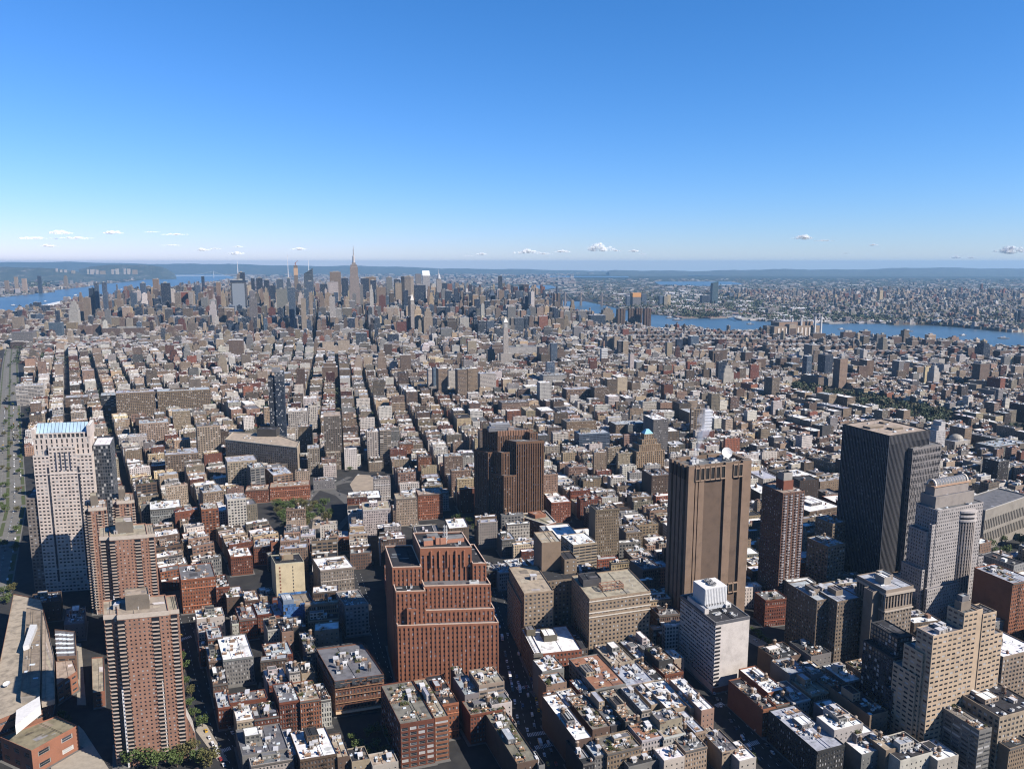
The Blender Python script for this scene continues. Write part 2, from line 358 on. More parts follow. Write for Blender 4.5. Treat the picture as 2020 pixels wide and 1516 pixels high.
# ================================================================ LANDMARKS
def clutter(B, q, z, n, kinds=('air_conditioner','vent_pipe','skylight'), smin=1.5, smax=4, m=.15):
    a = atan2(q[1][1]-q[0][1], q[1][0]-q[0][0])
    for _ in range(n):
        k = random.choice(kinds); p = sub(q, *(random.uniform(m, 1-m),)*2, *(random.uniform(m, 1-m),)*2)[0]
        if k in ('bulkhead','white_bulkhead'): sc_ = (random.uniform(2.5,5), random.uniform(3,6), random.uniform(2.6,3.6))
        elif k == 'water_tank': sc_ = (random.uniform(.9,1.2),)*3
        elif k == 'vent_pipe': sc_ = (1.4,1.4,1.2)
        elif k == 'roof_deck': sc_ = (random.uniform(3,6), random.uniform(3,6), 1)
        elif k == 'roof_plants': sc_ = (random.uniform(2,6), random.uniform(1.5,4), random.uniform(1.3,2.6))
        else: sc_ = (random.uniform(smin,smax), random.uniform(smin,smax), random.uniform(1.2,2))
        B.add(k, p, z, a, sc_)
# ---- stepped red brick tower (front centre)
a0 = P(787, 1362); Yf = a0[1]
q = quadw(a0[0], Yf, 90, 78, 14, 106); q = foot(787, 1362, 984, 0, 78, 4, 106)
H1, H2, H3, H4, H5 = [zat(v, Yf+dy) for v, dy in ((1236,0),(1208,5),(1160,10),(1120,19),(1084,23))]
B = Bld('stepped_tower', q, H5, 'huge stepped red brick tower', 'stepped brick tower', 'huge stepped red brick art deco tower with pale parapets in the front centre')
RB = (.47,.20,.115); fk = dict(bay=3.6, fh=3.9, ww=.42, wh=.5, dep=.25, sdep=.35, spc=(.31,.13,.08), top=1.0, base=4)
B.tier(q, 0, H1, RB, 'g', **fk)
fk['base'] = 0
PC = (.62,.46,.36)
def cap(B, poly, z, col=PC, t=.6, w_=.8):       # pale coping round a parapet
    mb = MB(M3); c = ctr(poly)
    for i in range(len(poly)):
        a, b_ = poly[i], poly[(i+1) % len(poly)]; d = Vector((b_[0]-a[0], b_[1]-a[1])).normalized(); n = Vector((d.y, -d.x))
        A = Vector(a)+n*.12-d*.12; Bv = Vector(b_)+n*.12+d*.12
        mb.prism([tuple(A), tuple(Bv), tuple(Bv-n*w_), tuple(A-n*w_)], z+B.z+.92, z+B.z+.92+t, 2, col, 2)
    return B.part('parapet', mb)
cap(B, q, H1)
L2 = sub(q, 0, .10, .015, .3); B.tier(sub(q, .10, .20, .015, .25), H1, H2+4, RB, 'g', **fk)
B.tier(sub(q, .29, .975, .07, .97), H1, H2, RB, 'g', **fk); cap(B, sub(q, .29, .975, .07, .97), H2)
B.tier(sub(q, 0.0, .29, .06, .97), H1, H3-1.5, RB, 'k', **fk); cap(B, sub(q, 0.0, .29, .06, .97), H3-1.5)
B.tier(sub(q, .29, .955, .14, .95), H2, H3, RB, 'g', **fk); cap(B, sub(q, .29, .955, .14, .95), H3)
B.tier(sub(q, .955, .985, .25, .8), H2, (H2+H3)/2, RB, 'g', **fk)
B.tier(sub(q, -.01, .28, .24, .9), 0, H4, RB, 'k', **fk); cap(B, sub(q, -.01, .28, .24, .9), H4)
B.tier(sub(q, .80, .94, .26, .85), H3, H4+1, RB, 'k', **fk); cap(B, sub(q, .80, .94, .26, .85), H4+1)
tq = sub(q, .28, .80, .30, .8)
B.tier(tq, H3-2, H5, RB, 'k', bay=4.6, fh=3.9, ww=.42, wh=.5, dep=.25, sdep=.7, spc=(.16,.075,.055), top=5.5); cap(B, tq, H5)
mb = MB(M3)
for k in range(5):                                # proud brick fins on the crown
    p = sub(tq, .2+.16*k, .225+.16*k, -.03, .0); mb.prism(p, B.z+H5-16, B.z+H5-1.5, 2, (.40,.17,.10), 2)
B.part('fin', mb)
for s, t, w_, d, hh in ((.2,.3,8,7,4.5),(.42,.35,6,6,6),(.5,.35,5,6,6),(.75,.5,16,10,3.5),(.35,.7,10,8,3)):
    c = sub(tq, s, s, t, t)[0]; mb = MB(M3); mb.prism(rect(c, .25, w_, d), B.z+H5, B.z+H5+hh, 2, (.42,.2,.13), 1, (.2,.2,.2)); B.part('bulkhead', mb)
clutter(B, tq, H5, 8); clutter(B, sub(q, .02,.27,.07,.22), H3-1.5, 3); B.add('air_conditioner', sub(q,.8,.8,.2,.2)[0], H3, .2, (8,4,3))
x, y = ctr(sub(tq,.5,.6,.3,.4)); mb = MB(M3)   # lattice antenna ring
for k in range(6):
    a = k*pi/3; mb.bar((x+2.2*cos(a),y+2.2*sin(a),B.z+H5),(x+1.6*cos(a),y+1.6*sin(a),B.z+H5+16),.12,2,(.6,.6,.6))
    for j in range(5):
        r1 = 2.2-.12*j; z = B.z+H5+2+j*3; mb.bar((x+r1*cos(a),y+r1*sin(a),z),(x+r1*cos(a+pi/3),y+r1*sin(a+pi/3),z+1.4),.09,2,(.6,.6,.6))
B.part('antenna', mb); B.done()
# ---- dark brown art deco tower, twin stepped masses
c0 = P(994, 1046); Y0 = c0[1]
hb = zat(939, Y0); bl = P(936, 925, hb)
q = [c0, tuple(Vector(c0)+Vector((55*cos(radians(12)), 55*sin(radians(12)))))]
dd = Vector(bl)-Vector(c0); q += [tuple(Vector(q[1])+dd), bl]
hs = zat(872, Y0+4); hm = zat(893, Y0+6); ht = zat(849, Y0+22)
B = Bld('stepped_tower', q, ht, 'x', 'brown stepped tower', 'dark brown art deco tower of two tall ribbed slabs behind a flat-iron brick block')
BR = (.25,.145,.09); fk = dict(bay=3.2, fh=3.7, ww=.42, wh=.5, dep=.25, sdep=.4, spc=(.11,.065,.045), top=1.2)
s1 = .31
B.tier(sub(q, 0, s1, 0, 1), 0, hb, BR, 'g', **fk)
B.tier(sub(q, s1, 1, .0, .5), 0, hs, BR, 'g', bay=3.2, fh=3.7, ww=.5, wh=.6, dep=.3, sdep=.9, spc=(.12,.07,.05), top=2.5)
B.tier(sub(q, s1, 1, .5, 1), 0, hb, BR, 'g', **fk)
B.tier(sub(q, .05, s1, .14, .9), hb, hm, BR, 'g', **fk)
bq = sub(q, -.28, .72, .42, .9); B.tier(sub(q, .12, 1.0, .36, .88), hm-30, ht, BR, 'g', **fk); B.tier(sub(q, -.08, .12, .42, .9), 0, hm-2, BR, 'k', **fk)
B.tier(sub(q, .8, 1.0, .2, .34), hs, hs+10, BR, 'g', **fk)
mb = MB(M3)
for i in range(22):
    p = sub(q, .12+.04*i, .135+.04*i, .352, .36); mb.prism(p, B.z+ht-6, B.z+ht+1.6, 2, (.42,.24,.16), 2)
B.part('crest', mb)
for s, t, w_, d, hh, cc in ((.2,.55,20,14,5,(.12,.12,.13)),(.35,.6,26,14,9,(.16,.16,.17)),(.55,.5,8,8,5,(.3,.2,.15)),(.08,.5,8,9,7,(.1,.12,.18))):
    c = sub(q, s, s, t, t)[0]; mb = MB(M3); mb.prism(rect(c, .2, w_, d), B.z+ht, B.z+ht+hh, 2, cc, 1, (.3,.31,.33))
    for k in range(3): mb.prism(rect(c, .2, w_*1.03, d*1.03), B.z+ht+hh*(.2+.28*k), B.z+ht+hh*(.26+.28*k), 2, (.35,.35,.37), 2)
    B.part('bulkhead', mb)
B.done()
# flat-iron block at its foot
q = [P(1072,1068,26), P(1096,1060,26), P(1078,1015,26), P(1020,1010,26), P(1020,1022,26)]
q = [P(1078,1036,24), P(1097,1031,24), P(1076,1008,24), P(1016,1016,24)]
B = Bld('brick_block', q, 24, 'wedge-shaped brick block with tan roof', None, 'wedge-shaped brick block with tan roof at the foot of the dark brown tower')
B.tier(q, 0, 24, (.28,.13,.09), 't', bay=3.2, fh=3.6, ww=.6, wh=.55); cap(B, q, 24, (.6,.58,.55)); B.tier(sub(q,.3,.8,.55,.85), 24, 28, (.36,.16,.1), 'r'); B.done()
# ---- windowless concrete tower
qv = P(1484, 1240); Yr = qv[1]; q0 = P(1330, 925, 168)
q = foot(1359, 922, 1483, 168, 36, 20, 108); HT = 169
B = Bld('windowless_tower', q, HT, 'x', 'windowless concrete tower', 'tall windowless brown concrete tower with vent openings and dishes on its roof')
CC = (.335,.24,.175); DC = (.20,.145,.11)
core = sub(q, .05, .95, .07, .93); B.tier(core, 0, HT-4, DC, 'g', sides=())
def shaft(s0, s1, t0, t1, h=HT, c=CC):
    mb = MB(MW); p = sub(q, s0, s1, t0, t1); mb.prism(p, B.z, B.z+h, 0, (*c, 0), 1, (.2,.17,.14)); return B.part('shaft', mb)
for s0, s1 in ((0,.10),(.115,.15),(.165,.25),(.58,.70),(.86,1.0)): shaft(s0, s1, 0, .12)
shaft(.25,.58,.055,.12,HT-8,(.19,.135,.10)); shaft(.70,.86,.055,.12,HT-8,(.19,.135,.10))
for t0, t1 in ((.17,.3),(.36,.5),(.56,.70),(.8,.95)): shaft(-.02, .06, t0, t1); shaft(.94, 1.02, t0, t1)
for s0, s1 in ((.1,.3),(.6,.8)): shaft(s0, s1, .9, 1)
for (s0, s1, z0, z1) in ((.25,.58,HT-14,HT-3),(.70,.86,HT-14,HT-3),(.10,.25,HT-14,HT-3),(.70,.86,39,47),(.15,.58,37,44)):
    n = 4 if s1-s0 > .2 else 2
    for k in range(n):
        a_ = s0+(s1-s0)*(k+.12)/n; b_ = s0+(s1-s0)*(k+.82)/n
        mb = MB(M3); mb.prism(sub(q, a_, b_, -.012, .02), B.z+z0, B.z+z1, 2, (.012,.012,.012), 2)
        for (x0, x1, zz0, zz1) in ((a_-.006, a_, z0-1, z1+1),(b_, b_+.006, z0-1, z1+1),(a_, b_, z1, z1+1),(a_, b_, z0-1, z0)):
            mb.prism(sub(q, x0, x1, -.03, .01), B.z+zz0, B.z+zz1, 2, CC, 2)
        B.part('vent_opening', mb)
for k in range(4): mb = MB(M3); mb.prism(sub(q, -.035, -.015, .1+.2*k, .22+.2*k), B.z+HT-13, B.z+HT-3, 2, (.012,.012,.012), 2); B.part('vent_opening', mb)
for i in range(4):
    a_, b_ = q[i], q[(i+1) % 4]; pass
mb = MB(M3)
for i in range(4):
    a_, b_ = core[i], core[(i+1)%4]; mb.wall(a_, b_, B.z+HT-4, B.z+HT, 2, CC); mb.wall(b_, a_, B.z+HT-4, B.z+HT, 2, CC)
B.part('parapet', mb)
for _ in range(16):
    p = sub(q, *(random.uniform(.1,.9),)*2, *(random.uniform(.15,.85),)*2)[0]; B.add('air_conditioner', p, HT-4, .3, (random.uniform(2,6), random.uniform(2,5), random.uniform(2,5.5)))
clutter(B, q, HT-4, 10, ('vent_pipe','skylight'))
def dish(B, p, z, r, tilt, az):
    mb = MB(M3); mb.tube(0,0,0,r*.5,.35,.25,6,2,(.5,.5,.5)); o = mb.build('dish_mount', B.root); o.location = (p[0]-B.org[0], p[1]-B.org[1], z)
    mb = MB(M3); n = 20; prev = None
    for k in range(4):
        rr = r*(k/3); ring = [(rr*cos(2*pi*i/n), rr*sin(2*pi*i/n), .28*r*(k/3)**2) for i in range(n)]
        if prev:
            for i in range(n): mb.face([prev[i], prev[(i+1)%n], ring[(i+1)%n], ring[i]], 2, (.75,.75,.75))
        prev = ring
    for k in range(3): a = k*2*pi/3; mb.bar((r*.9*cos(a), r*.9*sin(a), .23*r), (0,0,r*.75), .06, 2, (.5,.5,.5))
    mb.tube(0,0,r*.7,r*.85,.25,.2,6,2,(.4,.4,.4))
    d = mb.build('satellite_dish', B.root); d.location = (p[0]-B.org[0], p[1]-B.org[1], z+r*.9); d.rotation_euler = (tilt, 0, az)
dish(B, P(1433, 902, HT), HT, 5.2, radians(62), radians(8)); dish(B, sub(q,.78,.78,.6,.6)[0], HT-3, 4.8, radians(60), radians(60))
B.done()
# ---- white slab with ribbed screen on its roof
q = foot(1412, 1229, 1479, 62, 56, 20, 108)
B = Bld('slab_building', q, 62, 'x', 'blank-walled white slab', 'white slab with a blank sunlit end wall and a ribbed white rooftop tower')
WS = (.88,.85,.83)
B.tier(q, 0, 62, WS, 'k', sides=(3,1), bay=3.2, fh=3.5, ww=.94, wh=.42, dep=.25, base=5, top=2)
mb = MB(MW); fq = sub(q, 0, .16, -.012, 0)
for k in range(16): mb.prism(sub(q, .02, .15, -.012, .0), B.z+6+k*3.4, B.z+7.2+k*3.4, 2, (.02,.02,.025), 2)
B.part('louvre', mb)
mb = MB(M3); mb.prism(sub(q, -.01, 1.01, -.01, 0), B.z, B.z+4.5, 2, (.28,.11,.07), 2); B.part('plinth', mb)
mb = MB(M3); mb.prism(sub(q, -.004, 1.004, -.008, 0), B.z+60.6, B.z+63, 2, (.10,.10,.11), 2); mb.prism(sub(q, -.03, 0, 0, 1), B.z+60.6, B.z+63, 2, (.10,.10,.11), 2); B.part('cornice', mb)
sq = sub(q, .12, .78, .42, .76); mb = MB(M3); mb.prism(sq, B.z+62, B.z+65, 2, (.5,.52,.55), 2); mb.prism(sq, B.z+67, B.z+81, 2, (.55,.56,.58), 2, (.75,.75,.75))
for i in range(4):
    for k in range(14):
        p = lerp(sq[i], sq[(i+1)%4], (k+.5)/14); mb.prism(rect(p, .35, .5, .5), B.z+65, B.z+80.5, 2, (.8,.8,.8), 2)
B.part('cooling_tower', mb)
for t in (.35,.68):
    p = sub(sq, .5,.5,t,t)[0]; mb = MB(M3); mb.tube(p[0],p[1],B.z+81,B.z+82.6,3.6,3.8,16,2,(.3,.3,.3)); mb.tube(p[0],p[1],B.z+82.62,B.z+82.7,3.2,3.2,16,2,(.03,.03,.03)); mb.tube(p[0],p[1],B.z+82.7,B.z+82.9,.8,.8,8,2,(.6,.6,.6))
    for k in range(4): mb.bar((p[0]+3.4*cos(k*pi/4),p[1]+3.4*sin(k*pi/4),B.z+82.8),(p[0]-3.4*cos(k*pi/4),p[1]-3.4*sin(k*pi/4),B.z+82.8),.15,2,(.5,.5,.5))
    B.part('fan', mb)
B.tier(sub(q, .0, .12, .3, .8), 62, 66, WS, 's'); clutter(B, sub(q,.1,.9,.05,.35), 62, 7, ('air_conditioner','vent_pipe'), 1.5, 3)
B.add('white_bulkhead', sub(q,.8,.8,.45,.45)[0], 62, .35, (5,8,3)); B.done()
# ---- slim red brick tower with balconies
q = foot(1545, 974, 1588, 126, 34, 20, 108); hh = 126
B = Bld('balcony_tower', q, hh, 'slim red brick balcony tower', 'red balcony tower', 'slim red brick apartment tower with pale balconies stacked up its sunlit front')
B.tier(q, 0, hh, (.20,.11,.08), 't', bay=3.4, fh=2.85, ww=.45, wh=.5, dep=.2)
q4 = sub(q, .3, .75, .3, .65); B.tier(q4, hh, hh+9, (.30,.11,.07), 'r'); B.tier(sub(q,.32,.72,.33,.6), hh+9, hh+17, (.5,.48,.46), 'k')
bm = MB(M3); bm.prism([(-1.25,-1.3),(1.25,-1.3),(1.25,0),(-1.25,0)], 0, .18, 2, (.36,.36,.38), 2)
bm.prism([(-1.25,-1.3),(1.25,-1.3),(1.25,-1.22),(-1.25,-1.22)], .18, 1.15, 2, (.30,.30,.33), 2); bo = bm.build('balcony'); BALC = bo.data; bpy.data.objects.remove(bo)
def balconies(B, q, side, cols, z0, dz, n, wid=2.6, mesh=None, skip=lambda k: False):
    p0, p1 = q[side], q[(side+1)%4]; a = atan2(p1[1]-p0[1], p1[0]-p0[0])
    for s in cols:
        for k in range(n):
            if skip(k): continue
            p = lerp(p0, p1, s); o = bpy.data.objects.new('balcony', mesh or BALC); sc.collection.objects.link(o); o.parent = B.root
            o.location = (p[0]-B.org[0], p[1]-B.org[1], z0+k*dz); o.rotation_euler = (0,0,a); o.scale = (wid/2.5,1,1)
balconies(B, q, 0, (.12,.88), 6, 2.85, 42); rest = MB(M3)
p0, p1 = q[0], q[1]; d = (Vector(p1)-Vector(p0)).normalized(); n_ = Vector((d.y,-d.x))
for s in (.37,.63):
    for k in range(42):
        c = Vector(lerp(p0,p1,s)); z = B.z+6+k*2.85
        for (o0, o1, z0_, z1_) in ((1.2,0,0,.18),(1.2,1.12,.18,1.1)):
            rest.prism([tuple(c-d*1.2+n_*o0), tuple(c+d*1.2+n_*o0), tuple(c+d*1.2+n_*o1), tuple(c-d*1.2+n_*o1)], z+z0_, z+z1_, 2, (.34,.34,.36), 2)
tag(B.part('balcony', rest), kind='stuff'); clutter(B, q, hh, 5); B.done()
# ---- very dark ribbed tower with checkered wing
q = foot(1755, 861, 1834, 171, 66, 27, 111); hh = 171
B = Bld('ribbed_tower', q, hh, 'black ribbed tower', 'black ribbed tower', 'very tall black ribbed office tower with a flat brown roof at the right')
DK = (.055,.055,.06)
B.tier(q, 0, hh, DK, 't', par=1.2, bay=2.1, fh=3.9, ww=.72, wh=.7, dep=.15, sdep=.7, spc=(.025,.025,.03), top=9)
for side in (0,3):
    mb = MB(M3); p0, p1 = q[side], q[(side+1)%4]; L = math.dist(p0,p1); n = int(L/2.1); d = (Vector(p1)-Vector(p0)).normalized(); nn = Vector((d.y,-d.x))
    for k in range(n+1):
        c = Vector(p0)+d*(L*k/n); mb.prism([tuple(c-d*.18+nn*.5), tuple(c+d*.18+nn*.5), tuple(c+d*.18), tuple(c-d*.18)], B.z+8, B.z+hh, 2, (.17,.17,.185), 2)
    B.part('mullion', mb)
mb = MB(M3); c = ctr(q)
for s, t, w_, d_ in ((.55,.35,16,9),(.3,.6,22,10),(.75,.75,9,6)): mb.prism(rect(sub(q,s,s,t,t)[0], .47, w_, d_), B.z+hh, B.z+hh+2.4, 2, (.16,.13,.1), 1, (.35,.28,.21))
B.part('bulkhead', mb); clutter(B, q, hh, 10, ('vent_pipe','air_conditioner','skylight')); B.done()
q2 = foot(1801, 886, 1858, 155, 34, 27, 111)
mv = Vector(q[1])-Vector(q2[0]); 
B = Bld('checkered_tower', q2, 155, 'grey checkered tower', 'grey checkered tower', 'grey tower with a basket-weave window pattern joined to the side of the black tower')
B.tier(q2, 0, 155, (.30,.29,.30), 'g', bay=2.6, fh=7.6, ww=.46, wh=.6, dep=.4)
mb = MB(MW); p0, p1 = q2[0], q2[1]; L = math.dist(p0,p1); d = (Vector(p1)-Vector(p0)).normalized(); nn = Vector((d.y,-d.x)); n = int(L/2.6)
for i in range(n):
    for k in range(19):
        c = Vector(p0)+d*(L*(i+.99)/n); z = B.z+2.2+k*8.1
        if i < n-1: mb.prism([tuple(c-d*.5+nn*.3), tuple(c+d*.5+nn*.3), tuple(c+d*.5), tuple(c-d*.5)], z, z+3.4, 2, (.03,.03,.035), 2)
tag(B.part('window', mb), kind='stuff'); B.done()
# ---- pale postmodern tower with curved bay and glazed barrel roof
q = foot(1850, 1008, 1940, 118, 25, 24, 110); hh = 118
B = Bld('postmodern_tower', q, 140, 'pale tower with glazed barrel roof', 'barrel-roofed pale tower', 'pale grey tower with a curved front bay and a glazed barrel vault on top')
PG = (.52,.505,.51); fk = dict(bay=2.9, fh=3.5, ww=.42, wh=.5, dep=.3)
B.tier(q, 0, hh, PG, 'g', **fk); B.tier(sub(q,-.12,0,.15,1), 0, 96, PG, 'g', **fk); B.tier(sub(q,-.08,0,.02,.15), 0, 104, PG, 'g', **fk)
B.tier(sub(q,-.17,-.12,.1,1.1), 0, 58, PG, 'g', **fk); B.tier(sub(q,1.0,1.12,-.02,.9), 0, 60, PG, 'g', **fk); B.tier(sub(q,-.13,1.05,-.12,0), 0, 40, PG, 'g', **fk)
B.tier(sub(q,.06,.9,.25,.95), hh, 129, (.42,.39,.37), 'g'); B.tier(sub(q,.1,.84,.42,.85), 129, 138, (.45,.41,.39), 't')
mb = MB(M3); mb.prism(sub(q,.07,.87,.38,.88), B.z+138, B.z+139.2, 2, (.42,.27,.18), 2); B.part('cornice', mb)
mb = MB([TINTED, FAC, TNT]); bq = sub(q,.13,.82,.45,.82); n = 8
for k in range(n):
    a1, a2 = pi*k/n, pi*(k+1)/n; f = lambda a, s: (*lerp(lerp(bq[0],bq[1],s), lerp(bq[3],bq[2],s), .5-.5*cos(a)), B.z+139+5.5*sin(a))
    for j in range(12): mb.face([f(a1,j/12+.01),f(a1,(j+1)/12-.01),f(a2,(j+1)/12-.01),f(a2,j/12+.01)], 0, (.2,.2,.2))
B.part('barrel_roof', mb)
mb = MB(M3)
for j in range(13):
    for k in range(n):
        a1, a2 = pi*k/n, pi*(k+1)/n; mb.bar(f(a1,j/12), f(a2,j/12), .8 if j in (0,12) else .16, 2, (.62,.56,.5))
B.part('rib', mb)
mb = MB(MW); cx, cy = sub(q,.62,.62,.03,.03)[0]; R = 10; n = 12; pts = [(cx+R*cos(radians(24)-pi*k/n-0)*1.05, cy+R*sin(radians(24)-pi*k/n)*.55) for k in range(n+1)][::-1]
for k in range(n):
    facade(mb, pts[k], pts[k+1], B.z, B.z+103, (.5,.46,.44), bay=9, fh=3.5, ww=.5, wh=.72 if 4 < k < 10 else .55, dep=.3, sdep=.3, spc=(.33,.31,.30))
mb.top(pts, B.z+103, 1, (.3,.3,.3)); B.part('curved_bay', mb)
mb = MB(M3)
for z0, z1, k in ((103,105,1.12),(107.5,109.5,1.12),(112,114,1.12)):
    pp_ = [(cx+(x-cx)*k, cy+(y-cy)*k) for x, y in pts]; mb.prism(pp_, B.z+z0, B.z+z1, 2, (.5,.46,.44), 2)
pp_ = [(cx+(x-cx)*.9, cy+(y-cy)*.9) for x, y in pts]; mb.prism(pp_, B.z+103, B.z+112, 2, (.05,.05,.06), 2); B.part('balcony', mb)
clutter(B, sub(q,.1,.9,.05,.2), hh, 5); B.done()
# ---- courthouse wing with colonnade
q = foot(1944, 1008, 2030, 52, 40, 33, 118); B = Bld('courthouse', q, 52, 'long limestone courthouse', None, 'long limestone courthouse with a tall colonnade at the right edge')
B.tier(q, 0, 52, (.40,.38,.34), 'g', bay=4.2, fh=20, ww=.5, wh=.75, dep=.9, base=8, top=10); cap(B, q, 52, (.45,.43,.4)); B.done()
# ---- tan office tower lower right
q = foot(1841, 1256, 1977, 96, 14, 21, 109); s_ = .36
B = Bld('office_tower', q, 110, 'tan brick office tower', 'tan brick office tower', 'tan brick office tower with a stepped top and rows of small windows at lower right')
TB = (.70,.56,.41); fk = dict(bay=5.0, fh=3.75, ww=.66, wh=.42, dep=.25, spc=None)
B.tier(sub(q,0,.42,0,1), 0, 96, TB, 'g', **fk)
B.tier(sub(q,.42,.62,0,1), 0, 108, TB, 'g', **fk); B.tier(sub(q,.62,.70,.04,1), 0, 108, TB, 'g', sides=())
B.tier(sub(q,.70,.90,0,1), 0, 104, TB, 'k', **fk); B.tier(sub(q,.90,1.03,0,1), 0, 86, TB, 'g', **fk)
B.tier(sub(q,-.025,.35,.4,1.6), 0, 80, TB, 'g', **fk); B.tier(sub(q,-.045,.3,.6,2.1), 0, 62, TB, 'g', **fk)
B.tier(sub(q,.44,.58,.3,.7), 108, 114, (.35,.30,.25), 's'); B.tier(sub(q,.46,.56,.35,.65), 114, 118, (.25,.25,.27), 's')
mb = MB(M3)
for k in range(int(96/3.75)):
    for i in range(int(0.42*math.dist(q[0],q[1])/5.0)): pass
clutter(B, sub(q,0,.42,0,1), 96, 9, ('air_conditioner','skylight','bulkhead','vent_pipe')); clutter(B, sub(q,.72,.9,.1,.9), 104, 2); B.done()
# ---- ornate office building beside it
q = foot(1748, 1168, 1802, 80, 34, 20, 108); B = Bld('office_building', q, 80, 'limestone tower with a columned top storey', 'column-topped tower', 'narrow limestone office tower with tall columns round its top storeys')
B.tier(q, 0, 62, (.34,.285,.23), 'g', sides=(0,3,1), bay=3.2, fh=3.6, ww=.5, wh=.55, dep=.35, base=0)
B.tier(q, 62, 64, (.40,.34,.28), None or 'g'); mb = MB(M3); mb.prism(sub(q,-.02,1.02,-.03,1), B.z+62, B.z+63.2, 2, (.42,.36,.3), 2); mb.prism(sub(q,-.03,1.03,-.04,1.02), B.z+77, B.z+79, 2, (.42,.36,.3), 2); B.part('cornice', mb)
B.tier(sub(q,.01,.99,.01,.99), 63.2, 77, (.36,.3,.25), 'g', bay=3.2, fh=13, ww=.55, wh=.92, dep=.8); B.tier(q, 79, 81, (.38,.32,.27), 's')
B.tier(sub(q,.25,.5,.3,.6), 81, 87, (.5,.48,.45), 'w'); B.tier(sub(q,.55,.8,.5,.85), 81, 85, (.4,.35,.3), 's'); B.tier(sub(q,-.25,0,.2,.5), 0, 78, (.36,.31,.26), 'g'); clutter(B, q, 81, 4); B.done()
for (u0, v0, u1, h, d, lab, cc) in ((1652,1188,1698,66,36,'narrow dark brown tower with a tan top between two shaded office towers',(.25,.2,.155)),(1612,1186,1650,64,40,'brown office block with a pale flat roof beside the slim balcony tower',(.22,.175,.14)),(1700,1185,1746,60,30,'shaded brown office block just left of the columned limestone tower',(.2,.15,.12))):
    q = foot(u0, v0, u1, h, d, 20, 108); B = Bld('office_building', q, h, lab, None, lab); B.tier(q, 0, h, cc, 's', bay=3.1, fh=3.5, ww=.45, wh=.52); B.tier(sub(q,.3,.6,.3,.6), h, h+4, (.35,.3,.25), 'g'); clutter(B, q, h, 5, ('air_conditioner','bulkhead','vent_pipe')); B.done()
# dark glass stepped block between
q = foot(1764, 1266, 1806, 74, 30, 20, 108); B = Bld('glass_building', q, 74, 'dark stepped glass block', None, 'dark stepped glass block in shade left of the tan brick office tower')
B.tier(q, 0, 60, (.05,.055,.065), 'k', bay=3, fh=3.5, ww=.8, wh=.7); B.tier(sub(q,.3,1,.1,1), 60, 74, (.06,.065,.075), 'k', bay=3, fh=3.5, ww=.8, wh=.7); B.tier(sub(q,-.35,1,-.3,0), 0, 40, (.06,.06,.07), 'k', bay=3, fh=3.5, ww=.8, wh=.7); B.done()
# ---- brown brick office pair behind the front-right rooftops
q = foot(1163, 1183, 1283, 66, 52, 17, 103); B = Bld('office_building', q, 66, 'broad tan office block', 'white-banded tan block', 'broad tan office block with white bands and an open brown roof frame')
TT = (.42,.33,.24)
B.tier(q, 0, 66, TT, 't', sides=(0,3,1), bay=3.7, fh=3.75, ww=.5, wh=.5, dep=.3)
mb = MB(M3)
for z in (64, 53.5, 49.5): mb.prism(sub(q,-.008,1.008,-.012,0), B.z+z, B.z+z+.8, 2, (.6,.55,.48), 2)
B.part('band', mb); mb = MB(M3); fr = rect(sub(q,.45,.45,.3,.3)[0], .3, 20, 9)
for i in range(4):
    for k in range(5): p = lerp(fr[i], fr[(i+1)%4], k/5); mb.bar((*p,B.z+66),(*p,B.z+71),.25,2,(.3,.17,.11))
    for z in (68.5,71): mb.bar((*fr[i],B.z+z),(*fr[(i+1)%4],B.z+z),.3,2,(.32,.18,.12))
B.part('roof_frame', mb); B.tier(sub(q,.05,.35,.5,.8), 66, 72, (.1,.1,.11), 'k'); clutter(B, q, 66, 6); B.done()
q = foot(1034, 1172, 1092, 60, 62, 14, 103); B = Bld('office_building', q, 92, 'tan office block with taller rear towers', None, 'tan office block with a low front wing and two taller blank rear towers')
B.tier(q, 0, 60, TT, 't', sides=(0,3), bay=3.7, fh=3.75, ww=.5, wh=.5, dep=.3); B.tier(sub(q,-.06,0,.1,1), 0, 48, TT, 't', bay=3.7, fh=3.75, ww=.5, wh=.5); B.tier(sub(q,1,2.2,.35,.95), 0, 60, (.3,.24,.18), 'k', bay=3.7, fh=3.75, ww=.45, wh=.5)
B.tier(sub(q,1.05,1.75,.75,1.25), 0, 88, (.34,.26,.19), 't'); B.tier(sub(q,1.75,2.2,.55,.9), 0, 74, (.33,.26,.19), 'k', bay=5, fh=4, ww=.3, wh=.4); B.add('bulkhead', sub(q,.6,.6,.5,.5)[0], 60, .2, (6,5,4)); B.done()
q = foot(1054, 1290, 1160, 27, 46, 12, 103); B = Bld('brick_block', q, 27, 'low red brick block', 'white-roofed red block', 'low red brick block with a white roof and a stone corner beside the shaded avenue')
B.tier(sub(q,.13,.88,0,1), 0, 26, (.32,.12,.075), 'w', bay=3.4, fh=4.2, ww=.5, wh=.5); B.tier(sub(q,0,.13,0,1), 0, 27, (.25,.22,.17), 'w', bay=3.2, fh=4.2, ww=.5, wh=.6); B.tier(sub(q,.88,1,0,1), 0, 26.5, (.14,.11,.09), 'k', bay=3.2, fh=4.2, ww=.5, wh=.6)
B.tier(sub(q,.3,.55,.45,.75), 26, 31, (.2,.19,.15), 'w'); B.tier(sub(q,.03,.2,.7,.9), 27, 32, (.18,.16,.12), 'g')
mb = MB(M3); mb.prism(sub(q,-.02,.15,-.04,0), B.z+25, B.z+27.5, 2, (.16,.15,.13), 2); B.part('cornice', mb); B.done()
